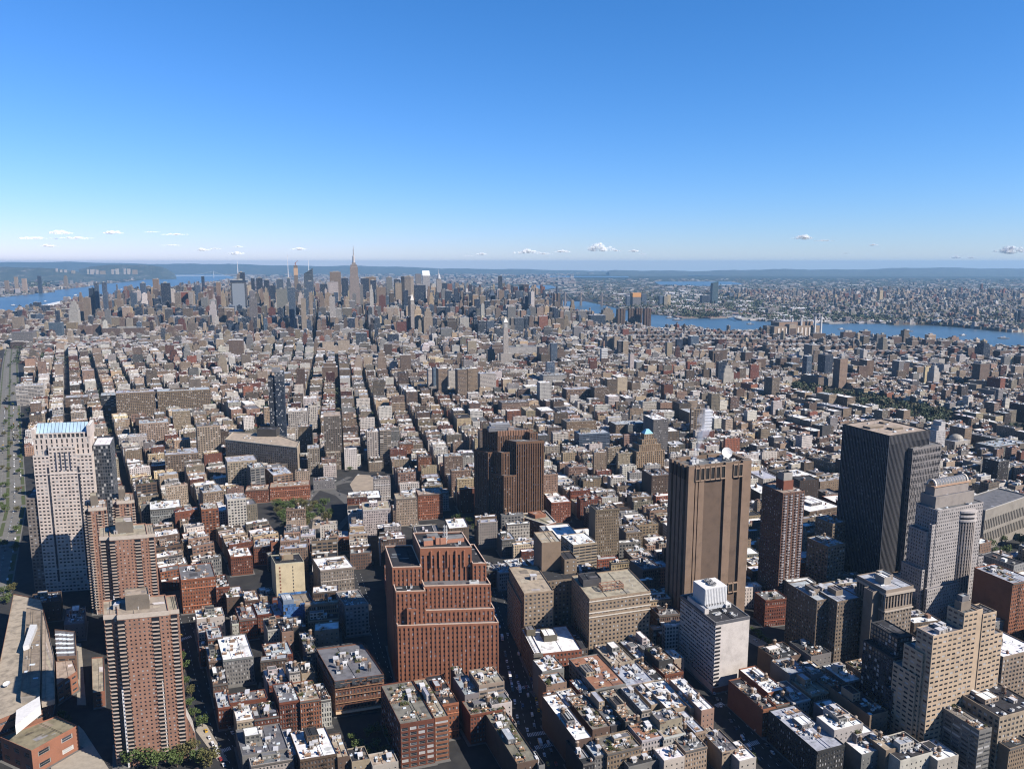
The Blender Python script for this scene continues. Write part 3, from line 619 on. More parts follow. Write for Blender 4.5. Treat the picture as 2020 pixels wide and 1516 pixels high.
# ---- white office tower at left with glass gable roof
Yc = 790; z866 = zat(866, Yc); xl = xat(61, 866, Yc); q = quadw(xl, Yc, 58, 44, 10, 112)
hh = zat(868, Yc); B = Bld('office_tower', q, hh+12, 'white office tower with blue glass roof', 'blue-roofed white tower', 'tall white office tower with paired windows and a long blue glass roof at left')
WT = (.95,.86,.80); fk = dict(bay=4.1, fh=3.9, ww=.62, wh=.45, dep=.4)
def ptb(col): return dict(fk)
B.tier(sub(q,0,.27,0,1), 0, hh-18, WT, 'w', **fk); B.tier(sub(q,.73,1,0,1), 0, hh-18, WT, 'w', **fk); B.tier(sub(q,.27,.73,.0,1), 0, hh-9, WT, 'w', **fk)
B.tier(sub(q,.02,.98,.1,.9), hh-18, hh, WT, 'w', bay=5, fh=7, ww=.35, wh=.75, dep=.4); B.tier(sub(q,.04,.96,.14,.86), hh, hh+5, WT, 'g', bay=4.5, fh=5, ww=.75, wh=.8, dep=.5)
mb = MB(M3)
for s in (.235,.25,.75,.765):
    mb.prism(sub(q,s-.012,s+.004,-.008,0), B.z+12, B.z+hh-30, 2, (.03,.035,.05), 2)
for s in (.38,.46,.54,.62): mb.prism(sub(q,s-.012,s+.012,-.006,0), B.z+hh-34, B.z+hh-14, 2, (.05,.06,.09), 2)
for z in (hh-38, 26): mb.prism(sub(q,-.004,1.004,-.012,0), B.z+z, B.z+z+1, 2, (.66,.58,.53), 2)
B.part('glazed_strip', mb)
g = sub(q,.06,.94,.2,.8); mb = MB([TINTED, FAC, TNT]); z0, z1 = B.z+hh+5.2, B.z+hh+14
m1, m2 = lerp(g[0],g[3],.5), lerp(g[1],g[2],.5)
for k in range(14):
    f0, f1 = k/14+.004, (k+1)/14-.004; A1, A2 = lerp(g[0],g[1],f0), lerp(g[0],g[1],f1); R1, R2 = lerp(m1,m2,f0), lerp(m1,m2,f1); D1, D2 = lerp(g[3],g[2],f0), lerp(g[3],g[2],f1)
    mb.face([(*A1,z0),(*A2,z0),(*R2,z1),(*R1,z1)], 0, (.42,.58,.72)); mb.face([(*R1,z1),(*R2,z1),(*D2,z0),(*D1,z0)], 0, (.42,.58,.72))
for a_, m_, d_ in ((g[0],m1,g[3]),(g[1],m2,g[2])): mb.face([(*a_,z0),(*m_,z1),(*d_,z0)], 2, (.4,.42,.45))
B.part('glass_roof', mb)
B.tier(sub(q,0,.06,.1,.9), hh, hh+10, WT, 'w'); B.tier(sub(q,.94,1.0,.1,.9), hh, hh+12, WT, 'w')
B.tier(sub(q,1.0,1.3,.35,1.3), 0, hh-12, (.13,.15,.18), 'w', bay=2.6, fh=3.9, ww=.8, wh=.75, dep=.15); B.tier(sub(q,-.2,0,.05,1), 0, hh*.62, (.3,.27,.25), 'g', **fk); B.done()
# ---- three pink-brown slab towers with balconies
bm = MB(M3); bm.prism([(-1.25,-1.3),(1.25,-1.3),(1.25,0),(-1.25,0)], 0, .18, 2, (.55,.45,.37), 2)
bm.prism([(-1.25,-1.3),(1.25,-1.3),(1.25,-1.22),(-1.25,-1.22)], .18, 1.15, 2, (.46,.36,.29), 2); bo = bm.build('balcony'); BALC2 = bo.data; bpy.data.objects.remove(bo)
def slab_tower(u0, v0, u1, h, d, label, base_v=None, steps=True):
    q = foot(u0, v0, u1, h, d, 13, 118); B = Bld('apartment_tower', q, h, label, None, label, group='pink-brown balcony towers at the left')
    PB = (.50,.29,.21); fk = dict(bay=3.0, fh=2.9, ww=.4, wh=.42, dep=.15, top=2.5)
    mids = sub(q,.18,.86,0,1)
    B.tier(sub(q,0,.18,.12,1), 0, h-.5, PB, 't', **fk); B.tier(mids, 0, h, PB, 't', **fk); B.tier(sub(q,.86,1,.05,.95), 0, h-.3, PB, 't', **fk)
    mb = MB(M3); c1 = (.52,.45,.38)
    mb.prism(sub(q,.175,.865,-.01,0), B.z+h-2.4, B.z+h+1, 2, c1, 2); mb.prism(sub(q,-.005,.175,.11,.12), B.z+h-3, B.z+h+.4, 2, c1, 2); mb.prism(sub(q,.865,1.005,.04,.05), B.z+h-2.5, B.z+h+.6, 2, c1, 2); B.part('cornice', mb)
    mb = MB(M3); mb.prism(sub(q,.155,.18,-.02,.12), B.z, B.z+h*.52, 2, (.72,.70,.68), 2); mb.prism(sub(q,.70,.715,-.03,.01), B.z, B.z+h*.55, 2, (.72,.70,.68), 2); B.part('fin', mb)
    B.tier(sub(q,.30,.62,.30,.75), h, h+10, (.30,.265,.22), 't')
    n = int((h-8)/2.9)
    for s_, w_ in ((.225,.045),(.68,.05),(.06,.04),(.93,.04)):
        t_ = .12 if s_ < .18 else (.05 if s_ > .86 else 0); mb = MB([GLS]); mb.prism(sub(q, s_-w_, s_+w_, t_-.012, t_), B.z+6, B.z+h-3, 0, (.02,.02,.02), 0); B.part('recess_shade_strip', mb)  # dark strips put the shade of recessed balcony bays on a flat wall
    rb = MB(M3)
    for s_, t_, w_ in ((.06,.12,4.0),(.93,.05,4.0)):
        c0_ = sub(q, s_, s_, t_, t_)[0]; d_ = (Vector(q[1])-Vector(q[0])).normalized(); n2 = Vector((d_.y,-d_.x)); c0_ = Vector(c0_)
        for k in range(n):
            z_ = B.z+6+k*2.9
            for a_, b_, y0_, y1_ in ((1.3,0,0,.2),(1.3,1.2,.2,1.15)):
                rb.prism([tuple(c0_-d_*w_/2+n2*a_), tuple(c0_+d_*w_/2+n2*a_), tuple(c0_+d_*w_/2+n2*b_), tuple(c0_-d_*w_/2+n2*b_)], z_+y0_, z_+y1_, 2, (.50,.41,.34), 2)
    tag(B.part('balcony', rb), kind='stuff')
    balconies(B, q, 0, (.225,), 6, 2.9, n, 4.2, BALC2); balconies(B, q, 0, (.68,), 6, 2.9, n, 4.6, BALC2)
    clutter(B, q, h, 7, ('air_conditioner','vent_pipe','bulkhead')); B.done(100); return q
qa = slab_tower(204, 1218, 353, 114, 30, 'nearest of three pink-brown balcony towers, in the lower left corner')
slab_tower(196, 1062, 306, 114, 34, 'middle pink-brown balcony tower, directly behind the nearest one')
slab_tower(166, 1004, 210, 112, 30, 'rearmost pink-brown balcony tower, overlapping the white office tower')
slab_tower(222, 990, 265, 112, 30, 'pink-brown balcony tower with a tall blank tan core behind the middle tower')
# sloped brick buttress block at the foot of the nearest tower
q = foot(356, 1435, 384, 18, 18, 13, 118); B = Bld('brick_block', q, 40, 'sloping brick stair block', None, 'brick block with a sloping roofline at the foot of the nearest balcony tower')
mb = MB(MW); z0 = B.z
for a_, b_, ha, hb_ in ((q[0],q[1],40,12),(q[2],q[3],12,40)): mb.face([(*a_,z0),(*b_,z0),(*b_,z0+hb_),(*a_,z0+ha)], 0, (.36,.2,.14,.3), (0,0,11.6,0,11.6,hb_,0,ha))
mb.wall(q[1],q[2],z0,z0+12,0,(.36,.2,.14,.3)); mb.wall(q[3],q[0],z0,z0+40,0,(.36,.2,.14,0)); B.part('wall', mb)
mb = MB(M3); mb.face([(*q[0],z0+40.1),(*q[1],z0+12.1),(*q[2],z0+12.1),(*q[3],z0+40.1)], 1, (.5,.45,.4)); B.part('roof', mb); B.done()
# ---- college roofs bottom left
def poly(pts, h): return [P(u, v, h) for u, v in pts]
q = poly([(2,1440),(112,1398),(98,1250),(88,1175),(25,1175)], 26); q = [P(-25,1430,26), P(88,1385,26), P(104,1320,26), P(98,1250,26), P(80,1182,26), P(27,1172,26)]
B = Bld('college_building', q, 26, 'x', 'tan-roofed college block', 'long tan-roofed brick college block with a light well in the bottom left corner')
B.tier(q, 0, 26, (.36,.17,.11), 't', sides=(0,1,2), bay=6, fh=6, ww=.9, wh=.3)
q3 = [P(40,1372,32), P(78,1368,32), P(82,1200,32), P(52,1195,32)]; B.tier(q3, 26, 30, (.5,.47,.43), (.27,.22,.17,0))
q5 = [P(82,1385,30), P(108,1378,30), P(106,1290,30), P(84,1200,30)]; B.tier(q5, 26, 29, (.5,.45,.38), 't')
mb = MB(M3); tq = [P(30,1430,33), P(80,1390,33), P(78,1372,33), P(32,1400,33)]; mb.prism(tq, B.z+26, B.z+33, 2, (.68,.67,.65), 2, (.72,.71,.70)); B.part('skylight_box', mb)
mb = MB(M3); lw = [P(46,1282,30.5), P(58,1278,30.5), P(74,1238,30.5), P(60,1238,30.5)]; mb.prism(lw, B.z+30, B.z+34, 2, (.55,.56,.58), 2, (.62,.63,.64)); B.part('air_conditioner', mb)
dish(B, P(14,1354,26), 26, 2.6, radians(20), 0); clutter(B, q3, 30, 6, ('vent_pipe','skylight')); B.done()
q = [P(62,1482,18), P(153,1432,18), P(112,1408,20), P(0,1450,20)]; B = Bld('college_building', q, 18, 'brick college wing', None, 'orange brick college wing with a flat olive roof beside the paved court')
B.tier(q, 0, 18, (.42,.19,.12), (.24,.21,.14,0), bay=14, fh=9, ww=.5, wh=.4); B.done()
q = [P(112,1352,16), P(152,1325,16), P(142,1298,16), P(110,1302,16)]; B = Bld('college_building', q, 16, 'low brick wing', None, 'low brick college wing with a tan roof beside the tree-lined walk')
B.tier(q, 0, 16, (.40,.18,.11), 't', bay=8, fh=5, ww=.7, wh=.35); B.done()
q = [P(112,1296,20), P(150,1294,20), P(148,1246,20), P(108,1242,20)]; B = Bld('college_building', q, 20, 'grey sawtooth-roofed hall', None, 'grey-roofed college hall with rows of rooftop skylights beside the long block')
B.tier(q, 0, 20, (.3,.2,.15), 'g', bay=8, fh=5, ww=.7, wh=.35)
for k in range(5):
    for j in range(4): B.add('skylight', sub(q, *(.15+.2*j,)*2, *(.15+.17*k,)*2)[0], 20, .2, (5,2.5,2))
B.done()
q = [P(183,1368,12), P(206,1364,12), P(204,1296,12), P(181,1298,12)]; B = Bld('low_building', q, 12, 'narrow pale flat-roofed annex', None, 'narrow annex with a pale flat roof left of the nearest balcony tower'); B.tier(q, 0, 12, (.38,.17,.11), 't', bay=6, fh=4, ww=.5, wh=.4); B.done()
# ---- dark glass hotel tower and others of the middle distance with their own shape
q = foot(541, 735, 559, 150, 32, 14, 104); B = Bld('glass_tower', q, 150, 'slender blue glass tower', 'slender blue glass tower', 'slender dark blue glass tower rising alone left of centre')
B.tier(q, 0, 150, (.035,.06,.11), 's', bay=2.4, fh=3.4, ww=.8, wh=.72, dep=.1, mat=0); B.tier(sub(q,-.75,0,.1,.9), 0, 140, (.06,.07,.09), 'g', bay=2.4, fh=3.4, ww=.8, wh=.7, dep=.1); B.tier(sub(q,-.3,.6,.2,.7), 150, 157, (.3,.32,.36), 'g'); B.done()
q = foot(638, 822, 673, 92, 42, 13, 104); B = Bld('office_tower', q, 92, 'dark gridded office tower', 'dark gridded office tower', 'dark brown gridded office tower beside the white blocks near the traffic circle')
B.tier(q, 0, 92, (.22,.19,.16), 't', bay=3.6, fh=3.7, ww=.62, wh=.55, dep=.4); B.tier(sub(q,.05,.9,-.3,0), 0, 30, (.3,.25,.2), 't', bay=3.6, fh=3.7, ww=.55, wh=.5); B.done()
h = 52; q = [P(587,882,h), P(592,865,h), P(470,840,h), P(441,866,h)]; q = [P(444,868,h), P(586,884,h), P(591,872,h), P(545,857,h), P(460,853,h)]
B = Bld('office_building', q, h, 'long wedge', 'wedge-shaped block', 'long wedge-shaped office block with a sunlit rim and dark window grid')
B.tier(q, 0, h, (.55,.47,.37), 't', bay=4.4, fh=4.0, ww=.62, wh=.55, dep=.5); cap(B, q, h, (.55,.5,.4)); B.tier(rect(P(530,858,h), 0, 34, 22), h, h+12, (.08,.075,.07), 'k'); clutter(B, sub([q[0],q[1],q[2],q[4]],0,1,0,1), h, 6); B.done()
q = foot(1256, 892, 1311, 50, 34, 17, 106); B = Bld('stepped_tower', q, 78, 'tan ziggurat with a blue pyramid roof', 'pyramid-topped ziggurat', 'tan stepped tower crowned by a small blue glass pyramid')
TG = (.43,.32,.21); fk = dict(bay=3.6, fh=3.6, ww=.5, wh=.6, dep=.4, sdep=.3)
B.tier(q, 0, 50, TG, 't', **fk); B.tier(sub(q,.12,.9,.1,.9), 50, 60, TG, 't', **fk); B.tier(sub(q,.25,.78,.2,.8), 60, 68, TG, 't', **fk); t_ = sub(q,.36,.68,.3,.7); B.tier(t_, 68, 76, TG, 't', **fk)
mb = MB([TINTED]); c = ctr(t_)
for i in range(4): mb.face([(*t_[i],B.z+77),(*t_[(i+1)%4],B.z+77),(*lerp(t_[(i+1)%4],c,.7),B.z+84),(*lerp(t_[i],c,.7),B.z+84)], 0, (.25,.5,.6))
mb.face([(*lerp(p,c,.7),B.z+84) for p in t_], 0, (.25,.5,.6)); B.part('pyramid_roof', mb); B.done()
q = foot(1884, 872, 1914, 26, 26, 25, 115); B = Bld('domed_building', q, 26, 'pale domed bank', None, 'pale square stone building with a shallow dome near the bridge ramps')
B.tier(q, 0, 26, (.5,.48,.45), 's', bay=8, fh=20, ww=.3, wh=.6); mb = MB(M3); c = ctr(q)
for k in range(5):
    a1, a2 = pi/2*k/5, pi/2*(k+1)/5; mb.tube(c[0], c[1], B.z+28+9*sin(a1), B.z+28+9*sin(a2), 12*cos(a1), 12*cos(a2), 20, 2, (.36,.33,.28), cap=False)
mb.tube(c[0], c[1], B.z+26, B.z+28, 12.5, 12.2, 20, 2, (.5,.48,.45)); B.part('dome', mb); B.done()
q = foot(1848, 848, 1866, 52, 20, 20, 108); q_ = q; B = Bld('white_tower', q, 66, 'slim white tower with slanted top', None, 'slim white tower with a slanted stepped top right of the tree-lined park')
B.tier(q, 0, 50, (.7,.7,.72), 'w', bay=3, fh=3.4, ww=.4, wh=.5); B.tier(sub(q,.3,1,.1,1), 50, 58, (.7,.7,.72), 'w'); B.tier(sub(q,.55,1,.1,1), 58, 65, (.7,.7,.72), 'w'); B.done()
# blue-netted building and cream slab
q = foot(559, 1197, 617, 30, 26, 14, 117); B = Bld('netted_building', q, 34, 'building wrapped in blue netting', 'blue-netted building', 'low building wrapped in torn bright blue construction netting')
B.tier(q, 0, 30, (.22,.19,.17), (.3,.25,.19,0), bay=3.4, fh=4, ww=.5, wh=.5)
NET = MB([mat_tint('netting', .8, .8, .35, 1.2)])
def crumple(mb, q, z0, z1, col, off=.9, gap=.12, nx=14, nz=9):
    for i in range(4):
        p0, p1 = q[i], q[(i+1)%4]; d = (Vector(p1)-Vector(p0)).normalized(); n = Vector((d.y,-d.x)); L = math.dist(p0,p1)
        g = [[(*(Vector(p0)+d*(L*a/nx)+n*(off+random.uniform(-.35,.35))), z0+(z1-z0)*b/nz) for b in range(nz+1)] for a in range(nx+1)]
        for a in range(nx):
            for b in range(nz):
                if random.random() < gap: continue
                mb.face([g[a][b], g[a+1][b], g[a+1][b+1], g[a][b+1]], 0, vary(col, .3))
crumple(NET, q, B.z+2, B.z+33, (.06,.16,.38)); B.part('netting', NET); B.tier(sub(q,.02,.38,.1,.7), 30, 35, (.3,.4,.55), 's'); B.done()
q = foot(543, 1113, 600, 54, 26, 12, 117); B = Bld('apartment_slab', q, 54, 'cream slab with blank sunny wall', 'cream blank-walled slab', 'tall cream slab with a blank sunny end wall above the blue netted building')
B.tier(q, 0, 54, (.95,.84,.58), 'k', sides=(3,1), bay=3.4, fh=3.1, ww=.45, wh=.5); mb = MB(MW)
for s in (.12,.58):
    for k in range(13): mb.prism(sub(q, s, s+(.05 if s < .3 else .03), -.006, 0), B.z+6+k*3.6, B.z+7.8+k*3.6, 2, (.22,.08,.05) if s < .3 else (.04,.04,.04), 2)
tag(B.part('window', mb), kind=None); B.tier(sub(q,.25,.7,.4,.7), 54, 59, (.5,.42,.3), 't'); B.add('water_tank', sub(q,.3,.3,.3,.3)[0], 54); B.done()
# scaffolded brick building
q = foot(660, 1345, 757, 29, 58, 16, 118); B = Bld('scaffolded_building', q, 30, 'brick block behind black scaffold netting', 'scaffolded brick block', 'brown brick block behind dark scaffolding with pale plank decks and a planted roof')
B.tier(q, 0, 29, (.25,.12,.08), 'g', bay=2.8, fh=3.9, ww=.5, wh=.55)
mb = MB(M3); d = (Vector(q[1])-Vector(q[0])).normalized(); n = Vector((d.y,-d.x))
for k in range(17):
    c = Vector(q[0])+d*(math.dist(q[0],q[1])*k/16)+n*1.4; mb.bar((*c,B.z),(*c,B.z+30),.07,2,(.05,.045,.04))
for z in (5,11,17,23,28): mb.bar((*(Vector(q[0])+n*1.4),B.z+z+1),(*(Vector(q[1])+n*1.4),B.z+z+1),.06,2,(.05,.045,.04)); mb.prism([tuple(Vector(q[0])+n*1.5), tuple(Vector(q[1])+n*1.5), tuple(Vector(q[1])+n*.3), tuple(Vector(q[0])+n*.3)], B.z+z, B.z+z+.3, 2, (.34,.19,.11), 2)
mb.prism([tuple(Vector(q[0])+n*4), tuple(Vector(q[1])+n*4), tuple(Vector(q[1])+n*.3), tuple(Vector(q[0])+n*.3)], B.z+3.6, B.z+4.2, 2, (.62,.45,.3), 2)
B.part('scaffold', mb); NET = MB([mat_tint('black_netting', .9, .8, .4, 1.5)]); crumple(NET, q, B.z+25, B.z+30.5, (.05,.055,.065), 1.5, .12, 20, 3); B.part('netting', NET)
clutter(B, q, 29, 26, ('roof_plants','roof_plants','white_bulkhead','roof_deck','air_conditioner','bulkhead','water_tank','skylight','air_conditioner')); B.done()
# ================================================================ HAND-PLACED BUILDINGS  (front-left roof corner, right edge, height, depth, wall, roof, front style)
HAND = '''467 1424 502 18 22 B w n
502 1420 551 18 24 R k n
551 1388 592 24 30 R g a
592 1385 633 24 30 O t a
633 1383 653 22 26 W k a
453 1388 528 18 14 R g x
440 1303 500 24 45 G w n
688 986 752 23 38 K w n
648 1062 688 18 24 O s n
618 950 660 14 20 G g x
60 1192 118 20 26 M k x
126 1234 166 16 40 G g x
412 1306 438 20 30 M s n
420 1352 450 18 30 N k n
430 1398 456 17 26 R s n
394 1282 408 16 18 R g n
526 1297 578 20 25 R s n
527 1345 566 16 20 W w x
571 1328 592 25 18 W g n
595 1330 622 20 20 B k x
531 1354 570 16 12 R g n
392 1248 428 18 20 W s n
388 1222 443 20 22 W w x
472 1224 507 20 32 R g n
508 1214 540 20 30 R s n
458 1232 471 19 18 W g n
447 1180 482 20 28 N w x
483 1186 512 22 25 N w n
513 1178 545 17 22 B k x
541 1216 557 20 30 R s n
528 1244 555 22 26 W k n
556 1248 579 24 32 P k x
410 1262 440 24 24 O s n
357 1145 425 36 42 O g c
426 1160 453 26 34 R k n
632 1126 698 45 36 L w c
681 1196 727 31 36 W g p
606 1288 627 22 20 G g n
597 1266 622 20 18 K s x
577 1240 604 22 24 K g x
592 1500 665 16 36 N w n
666 1496 690 14 30 N t x
570 1492 591 13 34 G s x
478 1492 569 14 34 G g x
495 1512 580 12 16 W g n
790 1430 857 34 56 R v L
858 1418 885 33 56 O t b
870 1392 905 28 44 O k c
917 1372 946 28 28 G s x
945 1353 995 34 24 B t b
962 1378 1003 24 16 W k x
970 1392 1010 25 18 W g x
928 1412 997 23 20 R v n
999 1432 1019 15 18 W k n
907 1345 925 24 24 M g x
1078 1353 1118 26 16 P s x
1070 1326 1113 28 20 G w x
1095 1400 1116 22 24 O k n
1117 1396 1153 20 24 B w n
1153 1378 1174 20 28 R s n
1175 1361 1235 26 50 G r L
1236 1354 1290 24 38 W s a
1291 1344 1310 24 36 B k a
1311 1333 1348 24 20 R t n
1206 1312 1252 26 34 B t x
1256 1300 1286 24 32 G s x
1271 1285 1300 27 36 B g x
1300 1306 1328 30 24 K k x
1330 1302 1350 24 18 B w x
1136 1462 1168 26 60 N w x
1169 1441 1204 22 46 N v x
1205 1434 1233 22 50 K g x
1234 1426 1265 26 44 K t x
1266 1404 1284 24 34 W s n
1285 1392 1318 22 40 B s x
1319 1402 1362 24 40 B w x
1384 1403 1409 28 46 P w x
1363 1398 1382 25 24 B s x
1198 1488 1265 24 20 T v n
1173 1494 1197 22 18 G s n
1150 1508 1172 20 28 K k n
1266 1462 1308 24 24 W r n
1309 1456 1352 24 22 W t n
1302 1426 1346 30 14 L g x
1371 1447 1392 22 28 T s n
1354 1452 1370 19 20 W g x
1352 1484 1395 20 15 B g n
1310 1502 1351 19 14 W w x
1393 1464 1424 14 24 W t x
1425 1486 1458 17 24 B g x
1459 1503 1492 15 20 W w x
1240 1514 1306 16 14 G k x
1505 1401 1530 22 44 O k n
1531 1393 1563 21 14 O k n
1515 1368 1549 23 38 O w x
1564 1387 1598 22 28 W g n
1600 1373 1634 22 28 B t a
1636 1362 1668 22 28 G r a
1669 1347 1699 22 28 G w n
1702 1330 1734 24 20 T v s
1558 1332 1597 27 24 G s x
1599 1333 1624 27 16 G g x
1530 1302 1580 20 24 M k x
1600 1296 1640 22 28 G k x
1612 1484 1666 24 52 K s n
1690 1452 1723 24 44 G w n
1646 1442 1703 29 18 W w x
1651 1415 1677 32 14 W s x
1716 1413 1752 26 42 T k x
1776 1502 1840 20 25 W k x
1748 1482 1775 22 22 T t x
1850 1502 1891 18 20 W w x
1932 1443 1957 38 42 G v b
1972 1416 2052 44 34 B k p
1991 1478 2036 25 24 T k n
1979 1297 2048 45 38 B w p
1998 1152 2040 62 40 O s n
1942 1232 1990 24 30 G w x
1700 1490 1745 18 20 G w x
1020 1508 1062 22 70 N v x
1063 1512 1075 20 16 G k x
694 1504 730 12 16 B k x
735 1512 786 10 14 W t x
448 986 485 48 26 W s p
397 1006 431 42 28 O t p
296 1006 357 34 38 G w c
448 912 507 50 36 B s p
325 898 392 44 42 T s p
388 842 434 74 40 B g p
606 885 630 46 26 L s p
568 812 606 62 32 W w p
608 801 624 62 32 W s p
274 836 333 46 40 B s p
228 776 305 68 40 T s p
310 773 415 58 44 T s p
198 781 236 56 46 K s b
30 762 84 50 40 W s b
128 785 173 34 40 M s n
724 852 748 60 24 W w p
749 849 771 62 24 L w b
825 902 851 44 24 O k n
788 876 815 30 20 O g n
716 1007 771 36 34 W t n
781 985 823 38 26 B t n
825 977 873 36 32 O t c
690 1040 718 30 24 C s c
775 1008 780 34 24 M k n
1175 1007 1222 70 22 T k n
1131 1076 1178 42 34 B w b
1286 939 1326 46 36 N g n
1143 857 1203 42 30 S s b
1118 833 1176 36 36 T g n
990 795 1044 36 38 T g n
1215 838 1277 36 36 T s n
1037 763 1087 36 34 W w n
1118 769 1168 42 38 T s p
1173 765 1201 50 30 M g n
1072 741 1118 36 40 W s n
1575 946 1616 42 46 B w c
1597 1010 1658 30 56 M w n
1592 1052 1640 34 30 B r c
1643 1034 1668 66 26 T s p
1634 1079 1668 58 30 T s p
1618 951 1667 34 30 T s x
1970 911 1991 46 26 K g n
1962 882 2008 30 36 G s n
1926 914 1962 30 24 G t n
1268 793 1298 44 22 W s n
1303 795 1330 48 20 P s x
436 852 452 40 30 N k n
340 812 375 46 30 B s n
255 862 290 30 26 W s x
282 874 306 26 24 G k x
180 1260 183 4 3 G g x
484 968 530 20 26 O t n
532 962 611 22 26 O t c
700 1035 712 26 20 G s x
560 1052 592 20 26 P g n
593 1058 622 16 24 W s n
500 1080 540 22 28 O s n
455 1100 498 22 30 R w n
640 1060 668 22 24 P k n
880 1100 915 16 24 M g x
952 1128 985 20 24 N g n
985 1130 1012 20 24 W s n
1012 1124 1050 20 30 G w x
990 1066 1016 22 26 G s n
1060 1125 1112 24 34 K s x
1235 1052 1268 30 30 T g n
1268 1125 1303 36 30 T g n'''
MATS = dict(n=dict(bay=2.3, fh=3.5, ww=.5, wh=.55, dep=.25, base=1.0, top=1.2), a=dict(bay=2.0, fh=4.0, ww=.55, wh=.68, dep=.35, top=1.4), c=dict(bay=2.6, fh=3.7, ww=.45, wh=.55, dep=.3, top=1.6),
  p=dict(bay=4.0, fh=3.7, ww=.6, wh=.55, dep=.35, base=1, top=1.4), b=dict(bay=7.0, fh=3.5, ww=.92, wh=.5, dep=.3, top=1.2), L=dict(bay=6.5, fh=3.9, ww=.78, wh=.6, dep=.3, top=1.6), s=dict(bay=3.0, fh=3.3, ww=.3, wh=.5, dep=.2))
NUMW = ['zero','one','two','three','four','five','six','seven','eight','nine','ten','eleven','twelve','thirteen','fourteen','fifteen','sixteen','seventeen','eighteen','nineteen','twenty']
def kindname(wc, h):
    if h >= 55: return 'high_rise'
    return {'R':'brick_building','O':'brick_building','N':'brick_building','M':'brick_building','W':'white_building','S':'glass_building','D':'glass_building','K':'dark_building'}.get(wc, 'loft_building' if h > 16 else 'low_building')
def small_building(q, h, wc, rc, st, detail=2, seed=0, near=True):
    """one street-block building: walls, windows, cornice, roof and roof fittings"""
    rnd = random.Random(seed); col = tuple(v*.88 for v in vary(COL[wc], .16)); st_ = h/3.6
    nst = NUMW[max(1, min(20, round(st_)))]; feats = []
    kn = kindname(wc, h)
    B = Bld(kn, q, h, None)
    if detail < 2: B.wins = None
    fk = dict(MATS.get(st, {}))
    if rc == 'k' and st == 'n': fk['ww'] = .46
    if detail < 2: fk.pop('sdep', None)
    L = math.dist(q[0], q[1])
    if st == 'x': fk = dict(bay=4.2, fh=3.7, ww=.26, wh=.36, dep=.15, base=2, top=2)
    sides = (0, 2, 3, 1) if st in 'pbcL' else (0, 2)
    if st not in 'x' and L > 6: sides = tuple(set(sides) | ({3} if rnd.random() < .5 else set()) | ({1} if rnd.random() < .4 else set()))
    B.tier(q, 0, h, col, rc, sides=sides, **fk)
    if st in 'nac' and L > 4:
        mb = MB(M3); cc = vary(tuple(v*.75 for v in col), .2) if rnd.random() < .6 else (.12,.11,.10)
        d = (Vector(q[1])-Vector(q[0])).normalized(); n = Vector((d.y,-d.x)); a_, b_ = Vector(q[0]), Vector(q[1])
        mb.prism([tuple(a_+n*.7), tuple(b_+n*.7), tuple(b_+n*.02), tuple(a_+n*.02)], B.z+h-.5, B.z+h+.6, 2, cc, 2); B.part('cornice', mb)
    if st == 'c':
        mb = MB(M3); d = (Vector(q[1])-Vector(q[0])).normalized(); n = Vector((d.y,-d.x)); a_, b_ = Vector(q[0]), Vector(q[1])
        for z in (h*.22, h*.74): mb.prism([tuple(a_+n*.5), tuple(b_+n*.5), tuple(b_+n*.02), tuple(a_+n*.02)], B.z+z, B.z+z+.6, 2, tuple(min(.7, v*1.5) for v in col), 2)
        B.part('band', mb)
    if st in 'na' and wc in 'RONT' and detail > 1 and rnd.random() < .5:     # iron fire escape
        mb = MB(M3); d = (Vector(q[1])-Vector(q[0])).normalized(); n = Vector((d.y,-d.x)); c = Vector(lerp(q[0], q[1], rnd.uniform(.3,.7)))
        for k in range(1, int(h/3.6)):
            z = B.z+k*3.6; mb.prism([tuple(c-d*1.8+n*1.1), tuple(c+d*1.8+n*1.1), tuple(c+d*1.8+n*.05), tuple(c-d*1.8+n*.05)], z, z+.08, 2, (.03,.025,.02), 2)
            mb.bar((*(c-d*1.8+n*1.1), z+1), (*(c+d*1.8+n*1.1), z+1), .05, 2, (.03,.025,.02)); s = 1 if k % 2 else -1
            mb.bar((*(c-d*1.5*s+n*.9), z), (*(c+d*1.5*s+n*.9), z+3.6), .08, 2, (.03,.025,.02))
        B.part('fire_escape', mb)
    area = L*math.dist(q[1], q[2]); a = atan2(q[1][1]-q[0][1], q[1][0]-q[0][0])
    cnt = max(3, min(22, int(area/28)))*(2+detail)//4+1
    if rc == 'v' or rnd.random() < .16: feats.append('garden')
    nb = 1+(area > 350)
    for k in range(nb):
        kd = 'white_bulkhead' if rnd.random() < .4 else 'bulkhead'; p = sub(q, *(rnd.uniform(.25,.75),)*2, *(rnd.uniform(.3,.85),)*2)[0]
        B.add(kd, p, h, a, (min(L*.4, rnd.uniform(2.2,4)), rnd.uniform(2.5,5.5), rnd.uniform(2.3,3.2)))
    if rnd.random() < (.5 if h > 16 else .2) and area > 90:
        feats.append('tank'); B.add('water_tank', sub(q, *(rnd.uniform(.2,.8),)*2, *(rnd.uniform(.25,.85),)*2)[0], h+.1, rnd.random(), (rnd.uniform(.85,1.15),)*3)
    if rc == 'v': cnt = int(cnt*1.6)
    if area > 300 and rnd.random() < .5:
        s0, t0 = rnd.uniform(.05,.4), rnd.uniform(.3,.5); s1, t1 = s0+rnd.uniform(.25,.5), t0+rnd.uniform(.2,.4); pq = sub(q, s0, min(.95,s1), t0, min(.95,t1))
        B.tier(pq, h, h+rnd.choice((3,3.4,6)), vary(rnd.choice((COL['W'],COL['G'],COL['B'],col)),.1), rnd.choice('wsgk'), sides=(0,2), par=.4, bay=3, fh=3, ww=.6, wh=.6); feats.append('penthouse')
